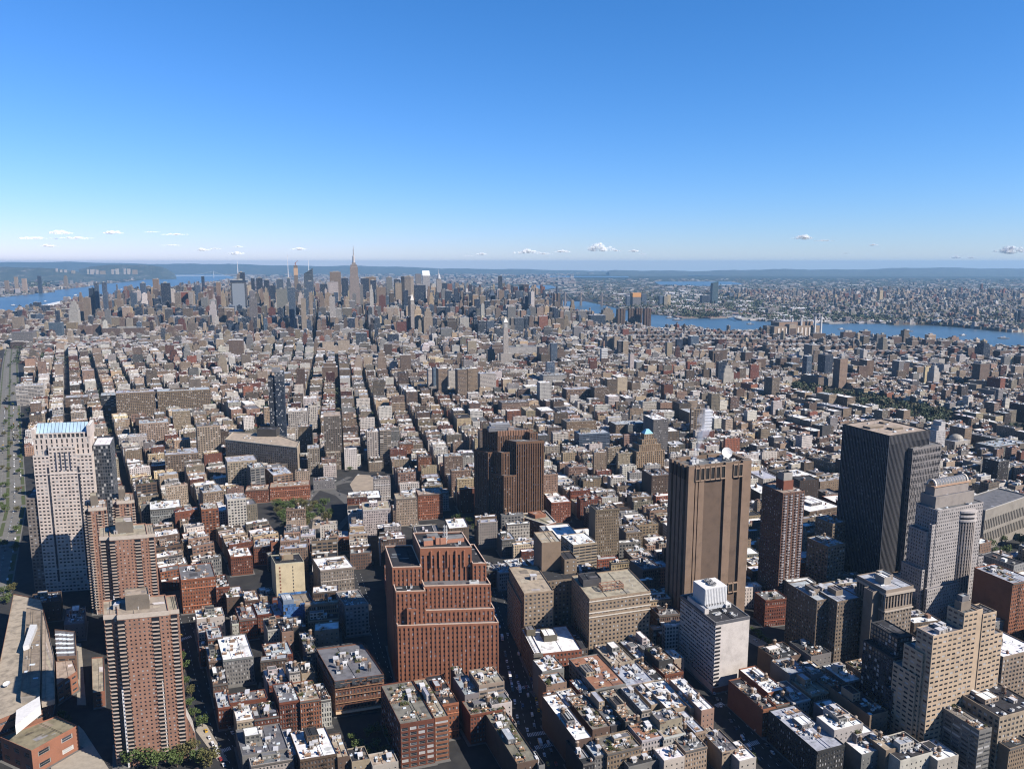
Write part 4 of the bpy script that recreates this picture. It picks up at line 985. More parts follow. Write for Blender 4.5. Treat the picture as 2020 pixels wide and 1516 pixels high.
    for k in range(cnt):
        kd = rnd.choice(('air_conditioner','skylight','vent_pipe','chimney','air_conditioner','roof_deck') + (('roof_plants','roof_deck')*4 if 'garden' in feats else ()))
        p = sub(q, *(rnd.uniform(.1,.9),)*2, *(rnd.uniform(.06,.94),)*2)[0]
        s = {'air_conditioner':(rnd.uniform(1.2,3),rnd.uniform(1,2.4),rnd.uniform(1.1,2)),'skylight':(rnd.uniform(1.5,3.4),rnd.uniform(1.5,3),1.3),'vent_pipe':(1.3,1.3,1),'chimney':(1.0,1.6,rnd.uniform(1.6,2.6)),
             'roof_deck':(min(L*.4,rnd.uniform(3,5)),rnd.uniform(3,6),1),'roof_plants':(min(L*.4,rnd.uniform(2,5)),rnd.uniform(1,4),rnd.uniform(1.2,2.6))}[kd]
        B.add(kd, p, h, a, s)
    B.done()
    T = THINGS[-1]; ex = ''
    size = 'slim' if L < 9 else ('broad' if L > 24 else '')
    if h >= 55: shape = 'tower'
    elif h <= 12: shape = 'low building'
    else: shape = nst+'-storey building'
    fx = ', planted' if 'garden' in feats and rc != 'v' else ''
    T['desc'] = f"{CN[wc]} {shape}, {RN[rc]} roof"
    return B
for i, ln in enumerate(HAND.strip().split('\n')):
    u0, v0, u1, h, d, wc, rc, st = ln.split(); u0, v0, u1, h, d = map(float, (u0, v0, u1, h, d))
    x, y = P(u0, v0, h)
    if u1-u0 < 4: continue
    aa = (None, None)
    if y > 850: aa = (14, 104) if u0 > 480 else (18, 116)
    if u0 > 1550 and y > 760: aa = (24, 113)
    small_building(foot(u0, v0, u1, h, d, *aa), h, wc, rc, st, 2 if y < 760 else 1, 1000+i)
NHAND = len(THINGS)
# ================================================================ SKYLINE  (left, right, top row in the photo, distance, wall colour, glazing share, crown)
SKY = '''176 187 568 4650 D .8 - slab
187 195 558 4650 S .9 - twin
202 211 557 4600 S .9 - twin
155 164 577 4400 T .4 s tower
165 179 587 4300 T .4 - slab
135 155 594 3950 W .5 s tower
35 49 606 3350 T .3 - block
29 46 630 3200 S .8 - block
58 68 617 3350 W .3 s tower
97 125 636 2950 S .7 - block
155 168 641 2900 M .35 - slab
170 182 642 2900 M .35 - slab
184 200 639 2950 M .35 - slab
203 296 648 2800 M .6 - warehouse
24 70 655 2550 G .6 - block
110 118 612 3600 D .8 - tower
208 219 610 3700 G .4 - block
230 240 572 4500 T .4 s tower
242 257 606 3900 B .4 - block
258 270 577 4700 S .8 - tower
277 288 558 5000 S .7 - tower
288 300 575 4700 T .4 s tower
318 337 558 4400 D .97 - slab
304 318 589 4400 D .97 - annex
302 314 550 5300 T .3 - tower
338 346 571 4500 W .2 - slab
345 357 577 4300 B .9 - tower
360 372 566 4700 T .4 s tower
372 384 574 4600 B .4 - tower
386 396 562 4800 S .7 - tower
398 404 545 6900 D .8 - tower
410 420 572 4600 M .4 - tower
397 411 587 4250 G .4 - slab
412 428 594 3900 W .4 s tower
427 436 557 4900 T .3 - slab
436 445 572 4500 B .35 s tower
455 488 553 4260 E .9 - slab
464 477 541 4900 G .3 - mast
471 484 537 5200 D .8 - slab
496 503 549 5400 D .8 - slab
506 519 548 5200 D .9 - slab
521 532 552 5100 D .8 - slab
546 560 551 5000 S .8 - tower
564 576 549 4850 S .8 m mast
493 503 573 4500 G .5 - slab
492 508 588 3800 G .6 - slab
512 521 569 4250 T .4 s tower
520 531 568 4200 B .4 s tower
531 545 563 4800 D .8 - slab
545 568 570 4200 G .35 - slab
569 583 567 3700 S .8 - tower
580 588 523 6700 T .6 c crane
587 600 577 4300 W .4 s tower
604 618 555 4700 S .8 - slab
600 608 570 3900 S .8 - slab
610 617 576 4100 B .4 - slab
590 604 601 3300 D .85 s slab
632 647 560 5000 D .9 - slab
630 641 577 4300 T .4 s tower
641 646 570 4500 W .3 - slab
648 669 556 4900 W .55 - block
651 674 536 5500 T .5 - slab
650 662 585 3750 W .7 - slab
674 688 548 5300 D .9 - slab
690 702 593 4050 G .45 - tower
680 690 585 4300 B .4 s tower
708 717 561 4700 G .5 - slab
712 729 549 5300 D .9 - slab
722 743 546 5700 T .35 - slab
731 743 553 5200 D .85 - slab
729 737 562 4400 W .4 s tower
743 762 566 4600 T .45 - block
763 774 547 5400 G .5 - slab
778 790 551 5300 D .9 - slab
780 793 558 4900 B .4 - slab
792 818 545 4900 L .5 - octagon
796 806 572 4300 D .8 - slab
820 832 540 6400 G .3 - slab
818 841 562 4700 D .97 - slab
843 850 564 4700 T .3 s tower
846 857 577 4300 C .5 s tower
816 834 604 3700 C .4 s tower
836 854 608 3650 B .4 s tower
805 813 584 3800 K .8 - slab
871 880 570 4900 G .4 - slab
873 883 558 5500 D .8 - tower
879 890 574 4700 D .85 - slab
896 904 569 5000 D .9 - slab
915 932 577 4600 D .95 - slab
906 915 592 4100 T .35 s tower
926 931 561 5400 D .8 - tower
937 948 590 4300 D .8 - slab
949 956 600 3900 W .4 - slab
957 968 594 4150 D .9 - slab
966 978 571 4900 D .7 p tower
984 991 544 5650 D .97 - slab
994 1004 573 5200 S .9 - slab
1008 1022 580 4900 D .7 s tower
1022 1029 588 4500 M .4 - tower
1041 1046 575 4350 D .5 - tower
1046 1053 575 4300 W .05 - slab
1002 1018 605 3700 G .5 - block
1056 1071 601 4200 D .8 - block
1082 1090 602 4000 B .4 s tower
1090 1099 608 3900 D .7 - tower
1100 1110 606 4300 B .5 - tower
1110 1124 614 4100 G .5 - block
870 893 648 2900 G .5 - block
902 921 640 2950 L .5 s block
892 901 656 2850 C .3 - tower
923 941 672 2700 B .4 - block
872 884 627 3300 S .7 - block
968 1000 676 2500 M .45 s block
1002 1062 685 2450 W .6 - warehouse
1084 1097 677 2450 S .7 - tower
1038 1052 635 2900 B .4 s tower
1063 1075 626 3300 M .4 - block
1137 1154 613 4300 G .5 - block
1129 1148 645 3100 G .4 - slab
1183 1210 608 4400 L .5 s block
1160 1192 622 4200 D .6 - block
1216 1233 609 4250 N .35 - pier
1239 1252 608 4300 N .35 - pier
1253 1267 608 4300 N .35 - pier
1269 1284 608 4250 N .35 - pier
1234 1242 584 6300 S .9 - tower
1244 1262 578 6300 G .7 o tower
1263 1274 580 6500 S .8 - tower
1299 1307 583 6400 S .7 - tower
1308 1316 584 6400 L .4 - tower
1314 1322 581 6450 C .4 - tower
1382 1400 583 6900 D .8 - block
1217 1228 672 2700 K .5 - tower
1226 1238 672 2700 B .4 - tower
1194 1208 663 2850 B .4 - tower
1209 1221 664 2850 B .4 - tower
1184 1196 688 2450 W .85 b tower
1240 1249 698 2300 W .5 - tower
1313 1325 675 2800 B .3 - tower
1333 1346 669 2950 D .3 - block
434 452 628 2900 D .9 s tower
427 437 650 2800 D .9 - annex
365 375 630 3000 B .3 p tower
373 402 628 3050 G .35 - block
345 362 642 3000 M .35 - block
452 482 671 2500 M .35 - block
486 500 660 2600 G .4 s tower
528 543 664 2600 B .4 - block
553 570 655 2750 G .45 - block
594 604 588 3650 B .35 - tower
430 448 700 2250 B .35 s block
745 762 690 2200 T .35 s tower
790 812 700 2150 M .4 - block
635 668 712 2100 M .35 s block
700 716 700 2150 B .35 s tower
855 866 725 2050 S .5 - slab
845 856 728 2020 W .6 - slab
865 884 727 1900 T .5 - slab
903 923 729 1850 T .55 - slab
923 944 727 1900 T .5 - slab
885 902 731 2000 W .6 - slab
947 981 737 1950 W .6 - slab
1554 1570 648 2750 N .4 - slab
1480 1500 668 2500 N .35 - slab
1508 1530 680 2450 N .35 - slab
1402 1440 692 2200 N .35 - slab
1466 1486 695 2180 N .35 - slab
1487 1514 708 2080 N .35 - slab
1514 1530 688 2250 N .35 - slab
1535 1553 707 2100 N .35 - slab
1556 1580 706 2100 N .35 - slab
1588 1603 702 2050 S .8 - tower
1622 1646 700 2100 D .7 - tower
1652 1676 708 2050 T .35 - slab
1600 1632 658 2700 N .35 - slab
1636 1652 662 2650 N .35 - slab
1660 1692 655 2850 N .4 - slab
1697 1719 653 2850 N .4 - slab
1732 1748 660 2750 N .4 - slab
1755 1782 664 2700 N .4 - slab
1790 1812 668 2600 N .4 - slab
1822 1846 670 2550 N .4 - slab
1852 1878 672 2500 N .4 - slab
1884 1908 676 2480 N .4 - slab
1905 1944 686 2180 N .4 - slab
1948 1968 684 2200 N .4 - slab
1968 2008 692 2100 N .4 - slab
2008 2040 702 1900 N .4 - slab
1700 1712 690 2150 W .3 - tower
1768 1784 712 1900 G .4 - slab
1772 1800 716 1880 N .4 - slab
1838 1858 722 1800 W .3 s tower
1928 1962 718 1800 M .35 - slab
1384 1402 809 1230 W .5 b block
1422 1446 722 1800 W .35 s tower
2003 2010 616 4500 S .8 - tower
2010 2019 612 4400 D .8 - tower
10 18 553 9300 T .3 - tower
29 36 546 9300 B .3 - tower
44 53 549 9300 B .3 - tower
75 82 544 9300 D .5 - tower
126 134 543 11200 T .3 s tower
111 115 529 16500 W .3 - tower
120 124 532 16500 W .3 - tower
128 133 532 16500 W .3 - tower
142 149 533 16500 B .3 - tower
173 177 531 16500 W .3 - tower
179 187 531 16500 W .3 - tower
190 196 532 16500 W .3 - slab
198 210 534 16500 B .3 - slab
221 226 531 16500 W .3 - tower
229 235 530 16500 W .3 - tower
245 250 530 16500 W .3 - tower
252 258 530 16500 W .3 - tower
262 273 532 16500 B .3 - slab'''
FAR = [FAC, RFM, TNT]
def far_col(c): return dict(E=(.16,.18,.21)).get(c) or COL[c]
SKYN = dict(E='dark grey')
for i, ln in enumerate(SKY.split('\n')):
    u0, u1, v, Y, c, g, cr, sh = ln.split(); u0, u1, v, Y, g = map(float, (u0, u1, v, Y, g))
    rnd = random.Random(i); hill = 130 if (u0 < 280 and Y > 10500) else (25 if Y > 7000 and u0 < 150 else 0)
    if Y < 3400:
        hx = 48 if sh == 'warehouse' else {'N':46,'T':85,'S':80,'D':75}.get(c, 66); 
        if zat(v, Y) > hx: Y = (EYE-hx)/((EYE-zat(v, Y))/Y)
    x0, x1 = xat(u0, v+20, Y), xat(u1, v+20, Y)
    wv = max(8, x1-x0); a = 13 if sh != 'slab' or Y > 3000 else 20
    if x0 > 700 and Y < 3000: a = 24
    a = radians(a); f = Y; # front face plus the sliver of the side wall that shows
    side = abs(x0)/Y*.8; wv = wv/(1+side*.45); dep = min(60, max(16, wv*(.9 if sh in ('tower','twin') else .6)))
    if sh in ('slab',) and wv > 20: dep = 24
    xb = x0+(dep*.28 if x0 > 0 else 0)
    q = quadw(xb, Y, wv, dep, math.degrees(a)); h = zat(v, Y)+drop(x0, Y)
    base = 0 if Y < 13000 else zat(541, Y)+drop(x0, Y)
    h = max(h, 15); col = vary(far_col(c), .08); k4 = (*col, g); rc = vary(ROOF[rnd.choice('gsgw')], .1)
    nmk = {'slab':'slab_tower','warehouse':'warehouse','block':'office_block'}.get(sh, 'high_rise')
    c_ = ctr(q); z = -drop(*c_)+max(0,base); h -= max(0,base); org = (c_[0], c_[1], z); root = empty(nmk, org)
    mb = MB(FAR); fit = MB(FAR); top = h
    if cr == 's' or sh == 'mast':
        mb.prism(q, z, z+h*.72, 0, k4, 1, rc); mb.prism(sub(q,.12,.9,.1,.9), z+h*.72, z+h*.9, 0, k4, 1, rc); mb.prism(sub(q,.28,.74,.25,.8), z+h*.9, z+h, 0, k4, 1, rc)
    elif cr == 'p':
        mb.prism(q, z, z+h*.8, 0, k4, 1, rc); c2 = ctr(q)
        for j in range(4): fit.face([(*q[j],z+h*.8),(*q[(j+1)%4],z+h*.8),(*c2,z+h)], 2, tuple(v*.8 for v in col))
    elif sh == 'octagon':
        o8 = [lerp(q[0],q[1],.25), lerp(q[0],q[1],.75), lerp(q[1],q[2],.25), lerp(q[1],q[2],.75), lerp(q[2],q[3],.25), lerp(q[2],q[3],.75), lerp(q[3],q[0],.25), lerp(q[3],q[0],.75)]
        mb.prism(o8, z, z+h, 0, k4, 1, rc); fit.prism([lerp(p, ctr(q), -.01) for p in o8], z+h-14, z+h-8, 2, (.12,.12,.13), 2)
    elif sh == 'pier':
        for s in (0, .36, .72): mb.prism(sub(q, s, s+.26, 0 if s != .36 else -.06, 1), z, z+h+(3 if s == .36 else 0), 0, k4, 1, rc)
        mb.prism(sub(q,.02,.96,.1,.9), z, z+h-4, 0, k4, 1, rc)
    else: mb.prism(q, z, z+h, 0, k4, 1, rc)
    if c == 'E': mb.prism(sub(q,.1,.9,-.03,0), z+20, z+h-16, 2, (.22,.25,.29), 2); mb.prism(sub(q,-.01,1.01,-.02,1.02), z+h-9, z+h+.5, 2, (.025,.04,.07), 2)
    if cr == 'b':
        for k in range(int(h/6)): fit.prism(sub(q,-.05,1.05,-.05,1.05), z+k*6+3, z+k*6+5.6, 2, (.72,.72,.72), 2)
    if cr == 'o': fit.prism(sub(q,-.02,1.02,-.02,1.0), z+h*.72, z+h+1, 2, (.55,.27,.08), 2)
    if cr == 'c' and sh == 'crane':
        fit.bar((*c_,z+h),(*c_,z+h+25),2,2,(.4,.15,.08)); fit.bar((c_[0]-10,c_[1],z+h+12),(c_[0]+22,c_[1],z+h+40),1.4,2,(.4,.15,.08)); fit.prism(sub(q,-.05,1.05,-.05,1.05), z+h*.75, z+h*.93, 2, (.5,.33,.2), 2)
    if sh == 'mast': fit.bar((*c_,z+h),(*c_,z+h+(85 if u0 < 500 else 150)),2.2,2,(.7,.7,.72), .6)
    if cr == 'c' and sh == 'warehouse': mb.prism(sub(q,.25,.75,-.3,0), z, z+h*.75, 0, k4, 1, rc); fit.prism(sub(q,.1,.4,.3,.6), z+h, z+h+10, 0, k4, 1, rc)
    if Y < 6000:
        for k in range(1+int(wv > 30)):
            s = rnd.uniform(.2,.6); fit.prism(sub(q if cr != 's' else sub(q,.3,.7,.3,.7), s, s+.25, .3, .65), z+h, z+h+rnd.uniform(4,8), 2, vary((.33,.31,.29),.2), 2)
    mb.build('wall', root, org)
    if fit.f: fit.build('penthouse' if cr in 'sb-o' else 'crown', root, org)
    cn = SKYN.get(c) or CN[c]
    register(root, q, h, f"{cn} {dict(slab='slab tower', twin='glass tower', tower='tower', block='office block', warehouse='warehouse', annex='annex', mast='tower with mast', crane='tower under construction', octagon='octagonal slab', pier='riverside tower').get(sh, 'tower')}")
# spired landmark towers
def spire_tower(u, v_tip, v_sh, Y, wpx, label, short, col, tiers, spire, glass=.45):
    x = xat(u, 560, Y); W_ = wpx/FPX*Y; zt = zat(v_tip, Y)+drop(x, Y); zs = zat(v_sh, Y)+drop(x, Y); q = quadw(x-W_/2, Y, W_, W_*.62, 13); c = ctr(q); z = -drop(*c); org = (*c, z)
    root = empty('skyscraper', org, label, 'building'); mb = MB(FAR)
    for s, t in tiers: mb.prism(rect(c, radians(13), W_*s, W_*.62*s), z, z+zs*t, 0, (*col, glass), 1, (.4,.38,.35)) 
    mb.build('wall', root, org)
    fb = MB(FAR); f0 = rect(c, radians(13), W_*tiers[-1][0], W_*.62*tiers[-1][0])
    for k in range(7):
        p = lerp(f0[0], f0[1], (k+.5)/7); fb.prism(rect(p, radians(13), W_*.035, W_*.05), z+60, z+zs*.97, 2, tuple(min(.8,v*1.35) for v in col), 2)
    fb.build('pier', root, org)
    sp = MB(FAR); spire(sp, c, z, zs, zt, W_); sp.build('spire', root, org); register(root, q, zs, short, short, label)
def esb(m, c, z, zs, zt, W_):
    m.prism(rect(c, .23, W_*.42, W_*.32), z+zs, z+zs+12, 0, (.45,.42,.4,.3), 1, (.4,.4,.4)); H_ = zt-zs
    m.tube(c[0], c[1], z+zs+12, z+zs+H_*.42, W_*.15, W_*.12, 10, 2, (.42,.40,.40)); m.tube(c[0], c[1], z+zs+H_*.42, z+zs+H_*.52, W_*.12, W_*.05, 10, 2, (.35,.34,.34)); m.tube(c[0], c[1], z+zs+H_*.52, z+zs+H_*.8, 3.2, 2.4, 6, 2, (.33,.33,.35)); m.tube(c[0], c[1], z+zs+H_*.8, z+zt, 1.8, .8, 6, 2, (.33,.33,.35))
spire_tower(699, 484, 522, 4480, 18, 'tallest art deco skyscraper with a ringed mast, rising above the whole skyline', 'tallest spired skyscraper', (.46,.40,.37), ((1.9,.14),(1.35,.32),(1.15,.62),(1.0,.8),(.84,.96),(.72,1.0)), esb)
def chry(m, c, z, zs, zt, W_):
    H_ = zt-zs; r = W_*.42
    for k in range(6):
        t0, t1 = k/6, (k+1)/6; r0 = r*(1-t0)**.8; m.tube(c[0], c[1], z+zs+H_*.62*t0, z+zs+H_*.62*t1, r0, r*(1-t1)**.8+.8, 8, 2, (.55,.56,.58))
        m.tube(c[0], c[1], z+zs+H_*.62*t0, z+zs+H_*.62*t0+1.5, r0*1.07, r0*1.05, 8, 2, (.2,.2,.22))
    m.tube(c[0], c[1], z+zs+H_*.6, z+zt, 2.0, .3, 6, 2, (.5,.5,.52))
spire_tower(866, 530, 550, 5250, 9.5, 'grey tower ending in a shiny stepped needle-pointed crown', 'needle-crowned tower', (.42,.40,.39), ((1.9,.2),(1.3,.55),(1.0,1.0)), chry)
def pyr(m, c, z, zs, zt, W_):
    q_ = rect(c, .23, W_*1.02, W_*.64); H_ = zt-zs
    for j in range(4): m.face([(*q_[j],z+zs),(*q_[(j+1)%4],z+zs),(*lerp(q_[(j+1)%4],c,.8),z+zs+H_*.75),(*lerp(q_[j],c,.8),z+zs+H_*.75)], 2, (.72,.68,.62))
    m.tube(c[0], c[1], z+zs+H_*.7, z+zt, W_*.1, .5, 8, 2, (.7,.6,.4))
spire_tower(812.5, 577, 592, 3650, 7, 'white clock tower with a pointed top before the midtown cluster', 'white pointed clock tower', (.62,.56,.50), ((1.3,.2),(1.0,.9),(.85,1.0)), pyr)
spire_tower(998, 624, 636, 2650, 9, 'white tower with a tiered lantern top right of the big midtown cluster', 'white lantern-topped tower', (.66,.62,.58), ((2.6,.3),(1.15,.72),(1.0,.88),(.7,1.0)), pyr)
def wedge_tower(u0, u1, vl, vr, Y, col, g, label, short, capcol=None, mast=None):
    x0, x1 = xat(u0, 560, Y), xat(u1, 560, Y); q = quadw(x0, Y, x1-x0, (x1-x0)*.8, 10); c = ctr(q); z = -drop(*c); hl, hr = zat(vl, Y)+drop(*c), zat(vr, Y)+drop(*c); org = (*c, z)
    root = empty('skyscraper', org, label, 'building'); mb = MB(FAR); hc = min(hl, hr)-(0 if not capcol else 34); mb.prism(q, z, z+hc, 0, (*col, g), 1, (.4,.4,.4)); mb.build('wall', root, org)
    cp = MB(FAR); k = capcol or col
    if capcol:      # roof sloping towards the sun
        cp.face([(*q[0],z+hc),(*q[1],z+hc),(*q[2],z+hl),(*q[3],z+hl)], 2, k)
        cp.face([(*q[1],z+hc),(*q[2],z+hc),(*q[2],z+hl)], 2, k); cp.face([(*q[3],z+hc),(*q[0],z+hc),(*q[3],z+hl)], 2, k); cp.face([(*q[2],z+hc),(*q[3],z+hc),(*q[3],z+hl),(*q[2],z+hl)], 2, k)
    else:
        hs_ = [hl,hr,hr,hl]
        for j in range(4): i2 = (j+1)%4; cp.face([(*q[j],z+hc),(*q[i2],z+hc),(*q[i2],z+hs_[i2]),(*q[j],z+hs_[j])], 0, (*k, g), (0,0,29,0,29,10,0,10))
        cp.face([(*q[j],z+hs_[j]) for j in range(4)], 2, k)
    if mast: cp.bar((*lerp(c,q[1],.1),z+hc),(*lerp(c,q[1],.1),zat(mast,Y)+drop(*c)+z),2.2,2,(.75,.78,.8),.5)
    cp.build('crown', root, org); register(root, q, max(hl,hr), short, short, label)
wedge_tower(834, 848, 534, 534, 5500, (.62,.62,.64), .4, 'white slab tower with a bright roof sloping towards the sun', 'white slant-roofed tower', (.8,.8,.8))
wedge_tower(600, 617, 540, 529, 4900, (.16,.22,.28), .9, 'grey-green glass skyscraper with a slanted crystalline top and thin mast', 'slanted glass tower', None, 512)
wedge_tower(1406, 1418, 558, 555, 6730, (.12,.24,.30), .9, 'lone tall blue-green glass tower across the river on the right', 'lone blue-green glass tower')
# ================================================================ STREET GRID FILL
ROADS = []   # (polyline in metres, half width)
def road(pts, hw): ROADS.append(([P(u, v) for u, v in pts], hw))
road([(1080,1530),(1048,1440),(1030,1350),(1005,1240),(988,1190),(968,1110)], 12)
road([(480,1530),(430,1440),(395,1340),(375,1250),(350,1180)], 11)
road([(800,1440),(770,1350),(745,1280),(728,1200),(705,1130)], 9)
road([(1545,1530),(1500,1480),(1440,1395),(1410,1340),(1395,1290)], 10)
road([(-30,1180),(15,1000),(17,860),(20,720),(26,660)], 26)
road([(60,1516),(640,1416),(790,1400),(1110,1350)], 7)
road([(900,1500),(1110,1440),(1300,1420)], 8)
road([(640,1045),(600,1000),(620,960),(720,935)], 12)
road([(640,960),(760,1010),(880,1065),(985,1050),(1110,1050)], 12)
road([(1480,1250),(1620,1330),(1700,1400),(1760,1420)], 8)
PARKS = [[P(-80,1120),P(195,1120),P(212,1530),P(-80,1530)],[P(1488,1245),P(1600,1235),P(1625,1300),P(1600,1335),P(1505,1290)],[P(545,1045),P(520,1000),P(560,985),P(640,990),P(695,930),P(765,932),P(745,975),P(692,990),P(655,1045)], [P(880,1062),P(890,1015),P(945,1012),P(955,1050)],
  [P(1552,772),P(1572,758),P(1880,818),P(1866,848),P(1760,820)], [P(1945,1110),P(1950,1030),P(2040,1010),P(2040,1120)], [P(1985,870),P(1960,850),P(2060,830),P(2060,870)]]
def dseg(p, a, b):
    ax, ay = a; bx, by = b; dx, dy = bx-ax, by-ay; t = max(0, min(1, ((p[0]-ax)*dx+(p[1]-ay)*dy)/(dx*dx+dy*dy)))
    return math.hypot(p[0]-ax-t*dx, p[1]-ay-t*dy)
GRID = {}
for q in FOOT:
    c = ctr(q); GRID.setdefault((int(c[0]//120), int(c[1]//120)), []).append(q)
def blocked(q):
    c = ctr(q); gx, gy = int(c[0]//120), int(c[1]//120); pts = list(q)+[c]+[lerp(q[i], q[(i+1)%4], .5) for i in range(4)]
    for i in (-1,0,1):
        for j in (-1,0,1):
            for fq in GRID.get((gx+i, gy+j), ()):
                if any(inside(p, fq) for p in pts) or any(inside(p, q) for p in fq) or inside(ctr(fq), q): return True
    for line, hw in ROADS:
        for a, b in zip(line, line[1:]):
            if min(dseg(p, a, b) for p in pts) < hw: return True
    for pk in PARKS:
        if any(inside(p, pk) for p in pts): return True
    return False
HUD_N = [(-400,700),(-200,650),(0,624),(80,611),(140,601),(190,592),(240,584),(300,575),(345,567),(400,558),(440,551),(470,545),(440,537),(425,531)]
HUD_F = [(-400,640),(-200,605),(0,587),(60,581),(100,574),(150,568),(200,561),(240,557),(280,551),(310,546),(330,541),(345,537),(352,533),(346,529.5)]
ER_N = [(1040,603),(1075,612),(1120,623),(1165,633),(1210,643),(1290,648),(1440,654),(1540,663),(1640,668),(1700,671),(1850,678),(2020,690),(2200,704)]
ER_F = [(1060,589),(1140,592),(1180,600),(1225,610),(1290,621),(1360,628),(1435,628),(1500,634),(1640,638),(1760,639),(1850,643),(2020,655),(2200,664)]
VF = lambda v: v if v >= 560 else 560-(560-v)*23.2/30.5
HN = [P(u, VF(v)) for u, v in HUD_N]; HF = [P(u, VF(v)) for u, v in HUD_F]; EN = [P(*p) for p in ER_N]; EF = [P(*p) for p in ER_F]
HP = HN+HF[::-1]; EP = EN+EF[::-1]
def interp(line, x, axis=0):
    o = 1-axis
    for a, b in zip(line, line[1:]):
        if min(a[axis], b[axis]) <= x <= max(a[axis], b[axis]) and a[axis] != b[axis]: return a[o]+(b[o]-a[o])*(x-a[axis])/(b[axis]-a[axis])
    return None
def in_manhattan(x, y):
    if inside((x,y), HP) or inside((x,y), EP): return False
    if y > 9500: return x < -1500 and x > -6800 and y < 14000
    if x < 0:
        xb = interp(HN, y, 1); return xb is None or x > xb+40 if y > 2000 else x > -1.2*y
    if x > 380:
        yb = interp(EN, x); return yb is None or y < yb-50
    return y < 8600
def hmean(x, y):
    r = x/max(y,1)
    if y < 1300: return 20
    if y < 2150: return 18 if abs(r) < .3 else 16
    if y < 3000: return 16
    if y < 3700: return 34 if -.45 < r < .05 else 18
    if y < 6900 and -.5 < r < .05: return 60
    if y < 7000 and r < .09: return 34
    if y < 7000 and r > .09: return 19
    return 26
def rectbox(x, y, w_, d, a): return quadw(x, y, w_, d, math.degrees(a))
def lots(rnd):
    out = []
    zones = [  # angle of the cross streets, pitch across, street, pitch along, test
      (13, 79, 14, 150, lambda x, y: 400 < y < 3050 and x/y > -.33 and not (x > 470 and y < 2050+(x-600)*.15)),
      (30, 78, 15, 150, lambda x, y: 430 < y < 3050 and x/y <= -.33),
      (26, 68, 12, 130, lambda x, y: 440 < y and x > 470 and y < 2050+(x-600)*.15),
      (13, 250, 24, 80, lambda x, y: 3050 <= y < 9500 and x/y > -.9),
      (13, 300, 26, 120, lambda x, y: 9500 <= y < 14000)]
    for a, pw, st, pl, test in zones:
        a = radians(a); ca, sa = cos(a), sin(a); ox, oy = -135+9*ca, 1280+9*sa
        R_ = 15000 if pl == 120 else 10500; i0, i1 = int(-R_/pw), int(R_/pw)
        for i in range(i0, i1+1):
            for j in range(int(-3000/pl), int(R_/pl)):
                bx, by = ox+i*pw*ca-j*pl*sa, oy+i*pw*sa+j*pl*ca
                cx, cy = bx+pw/2*ca-pl/2*sa, by+pw/2*sa+pl/2*ca
                if cy < 400 or not test(cx, cy) or abs(cx) > .8*cy+130 or not in_manhattan(cx, cy): continue
                W_, L_ = pw-st, pl-(14 if pl < 100 else 15)
                far = cy > 3000; alongx = pw > 100
                # two rows of lots back to back along the long side
                big = rnd.random() < .13 and cy < 3300
                n0 = L_ if not alongx else W_; dep = (W_ if not alongx else L_)/2-1.5; pos = 0
                for row in (0, 1):
                    pos = 0
                    while pos < n0-5:
                        hm = hmean(cx, cy); wd = rnd.choice((6.5,7,7.5,7.5,8,9,12,15,20)) if hm < 25 else rnd.choice((8,12,15,20,26,32,40))
                        if far: wd = rnd.choice((8,12,16,22,30)) if hm < 25 else rnd.choice((16,20,26,34,45))
                        if big: wd = rnd.choice((28,36,48)); hm = max(hm, 27)
                        if n0-pos-wd < 6: wd = n0-pos
                        dd = dep*rnd.choice((1,.95,.8,.7,.9)); h = hm*math.exp(rnd.gauss(0,.30)); 
                        if rnd.random() < .06: h *= rnd.uniform(1.4,2.3)
                        if hm > 50 and rnd.random() < .42: h *= rnd.uniform(1.3,2.4)
                        h = min(h, 185 if cy > 4300 and rnd.random() < .5 else (130 if cy > 3900 else (95 if cy > 3500 else 72)))
                        if cy < 1000: h = min(h, 34)
                        if not alongx: lx = 0 if row == 0 else W_-dd; ly = pos; w2, d2 = dd, wd
                        else: lx = pos; ly = 0 if row == 0 else L_-dd; w2, d2 = wd, dd
                        x = bx+lx*ca-ly*sa; y = by+lx*sa+ly*ca; q = rectbox(x, y, w2, d2, a); pos += wd
                        out.append((q, h, a))
    return out
rnd = random.Random(11); LOTS = []
for q, h, a in lots(rnd):
    c = ctr(q); u, v = Q(c[0], c[1], h*.7)
    if not (-240 < u < 2300) or v > 1900: continue
    if c[1] < 600 and -30 < u < 2050 and Q(c[0], c[1], h+4)[1] < 1530: continue
    if c[1] < 3200 and blocked(q): continue
    LOTS.append((q, h, a, c, u, v))
# how large each shows: own size in the picture, dropped when a taller neighbour in front hides it
TALL = [t['box'] for t in THINGS if t['h'] > 40 and t['c'][1] < 1300]
def shows(l):
    q, h, a, c, u, v = l
    if c[1] > 1500 or not (10 < u < 2010) or v > 1500: return 0
    if any(b[0] < u < b[2] and b[1] < v < b[3]-40 and b[3] > v+30 for b in TALL): return 0
    f = FPX/sqrt(c[0]**2+c[1]**2+EYE**2); return f*f*(math.dist(q[0],q[1])*math.dist(q[1],q[2])*.3+math.dist(q[0],q[1])*h)
NIND = max(0, 300-len([t for t in THINGS if t['c'][1] < 1400]))
LOTS.sort(key=lambda l: -shows(l))
WCH = 'RRONTTBBWGMPPCL'; RCH = 'wwwssssggkkkt'
for i, (q, h, a, c, u, v) in enumerate(LOTS[:NIND]):
    r2 = random.Random(5000+i); st = r2.choice('nnnacxxpL') if h > 17 else r2.choice('nnxnb')
    small_building(q, h, r2.choice(WCH), r2.choice(RCH), st, 2 if c[1] < 620 else 1, 6000+i)
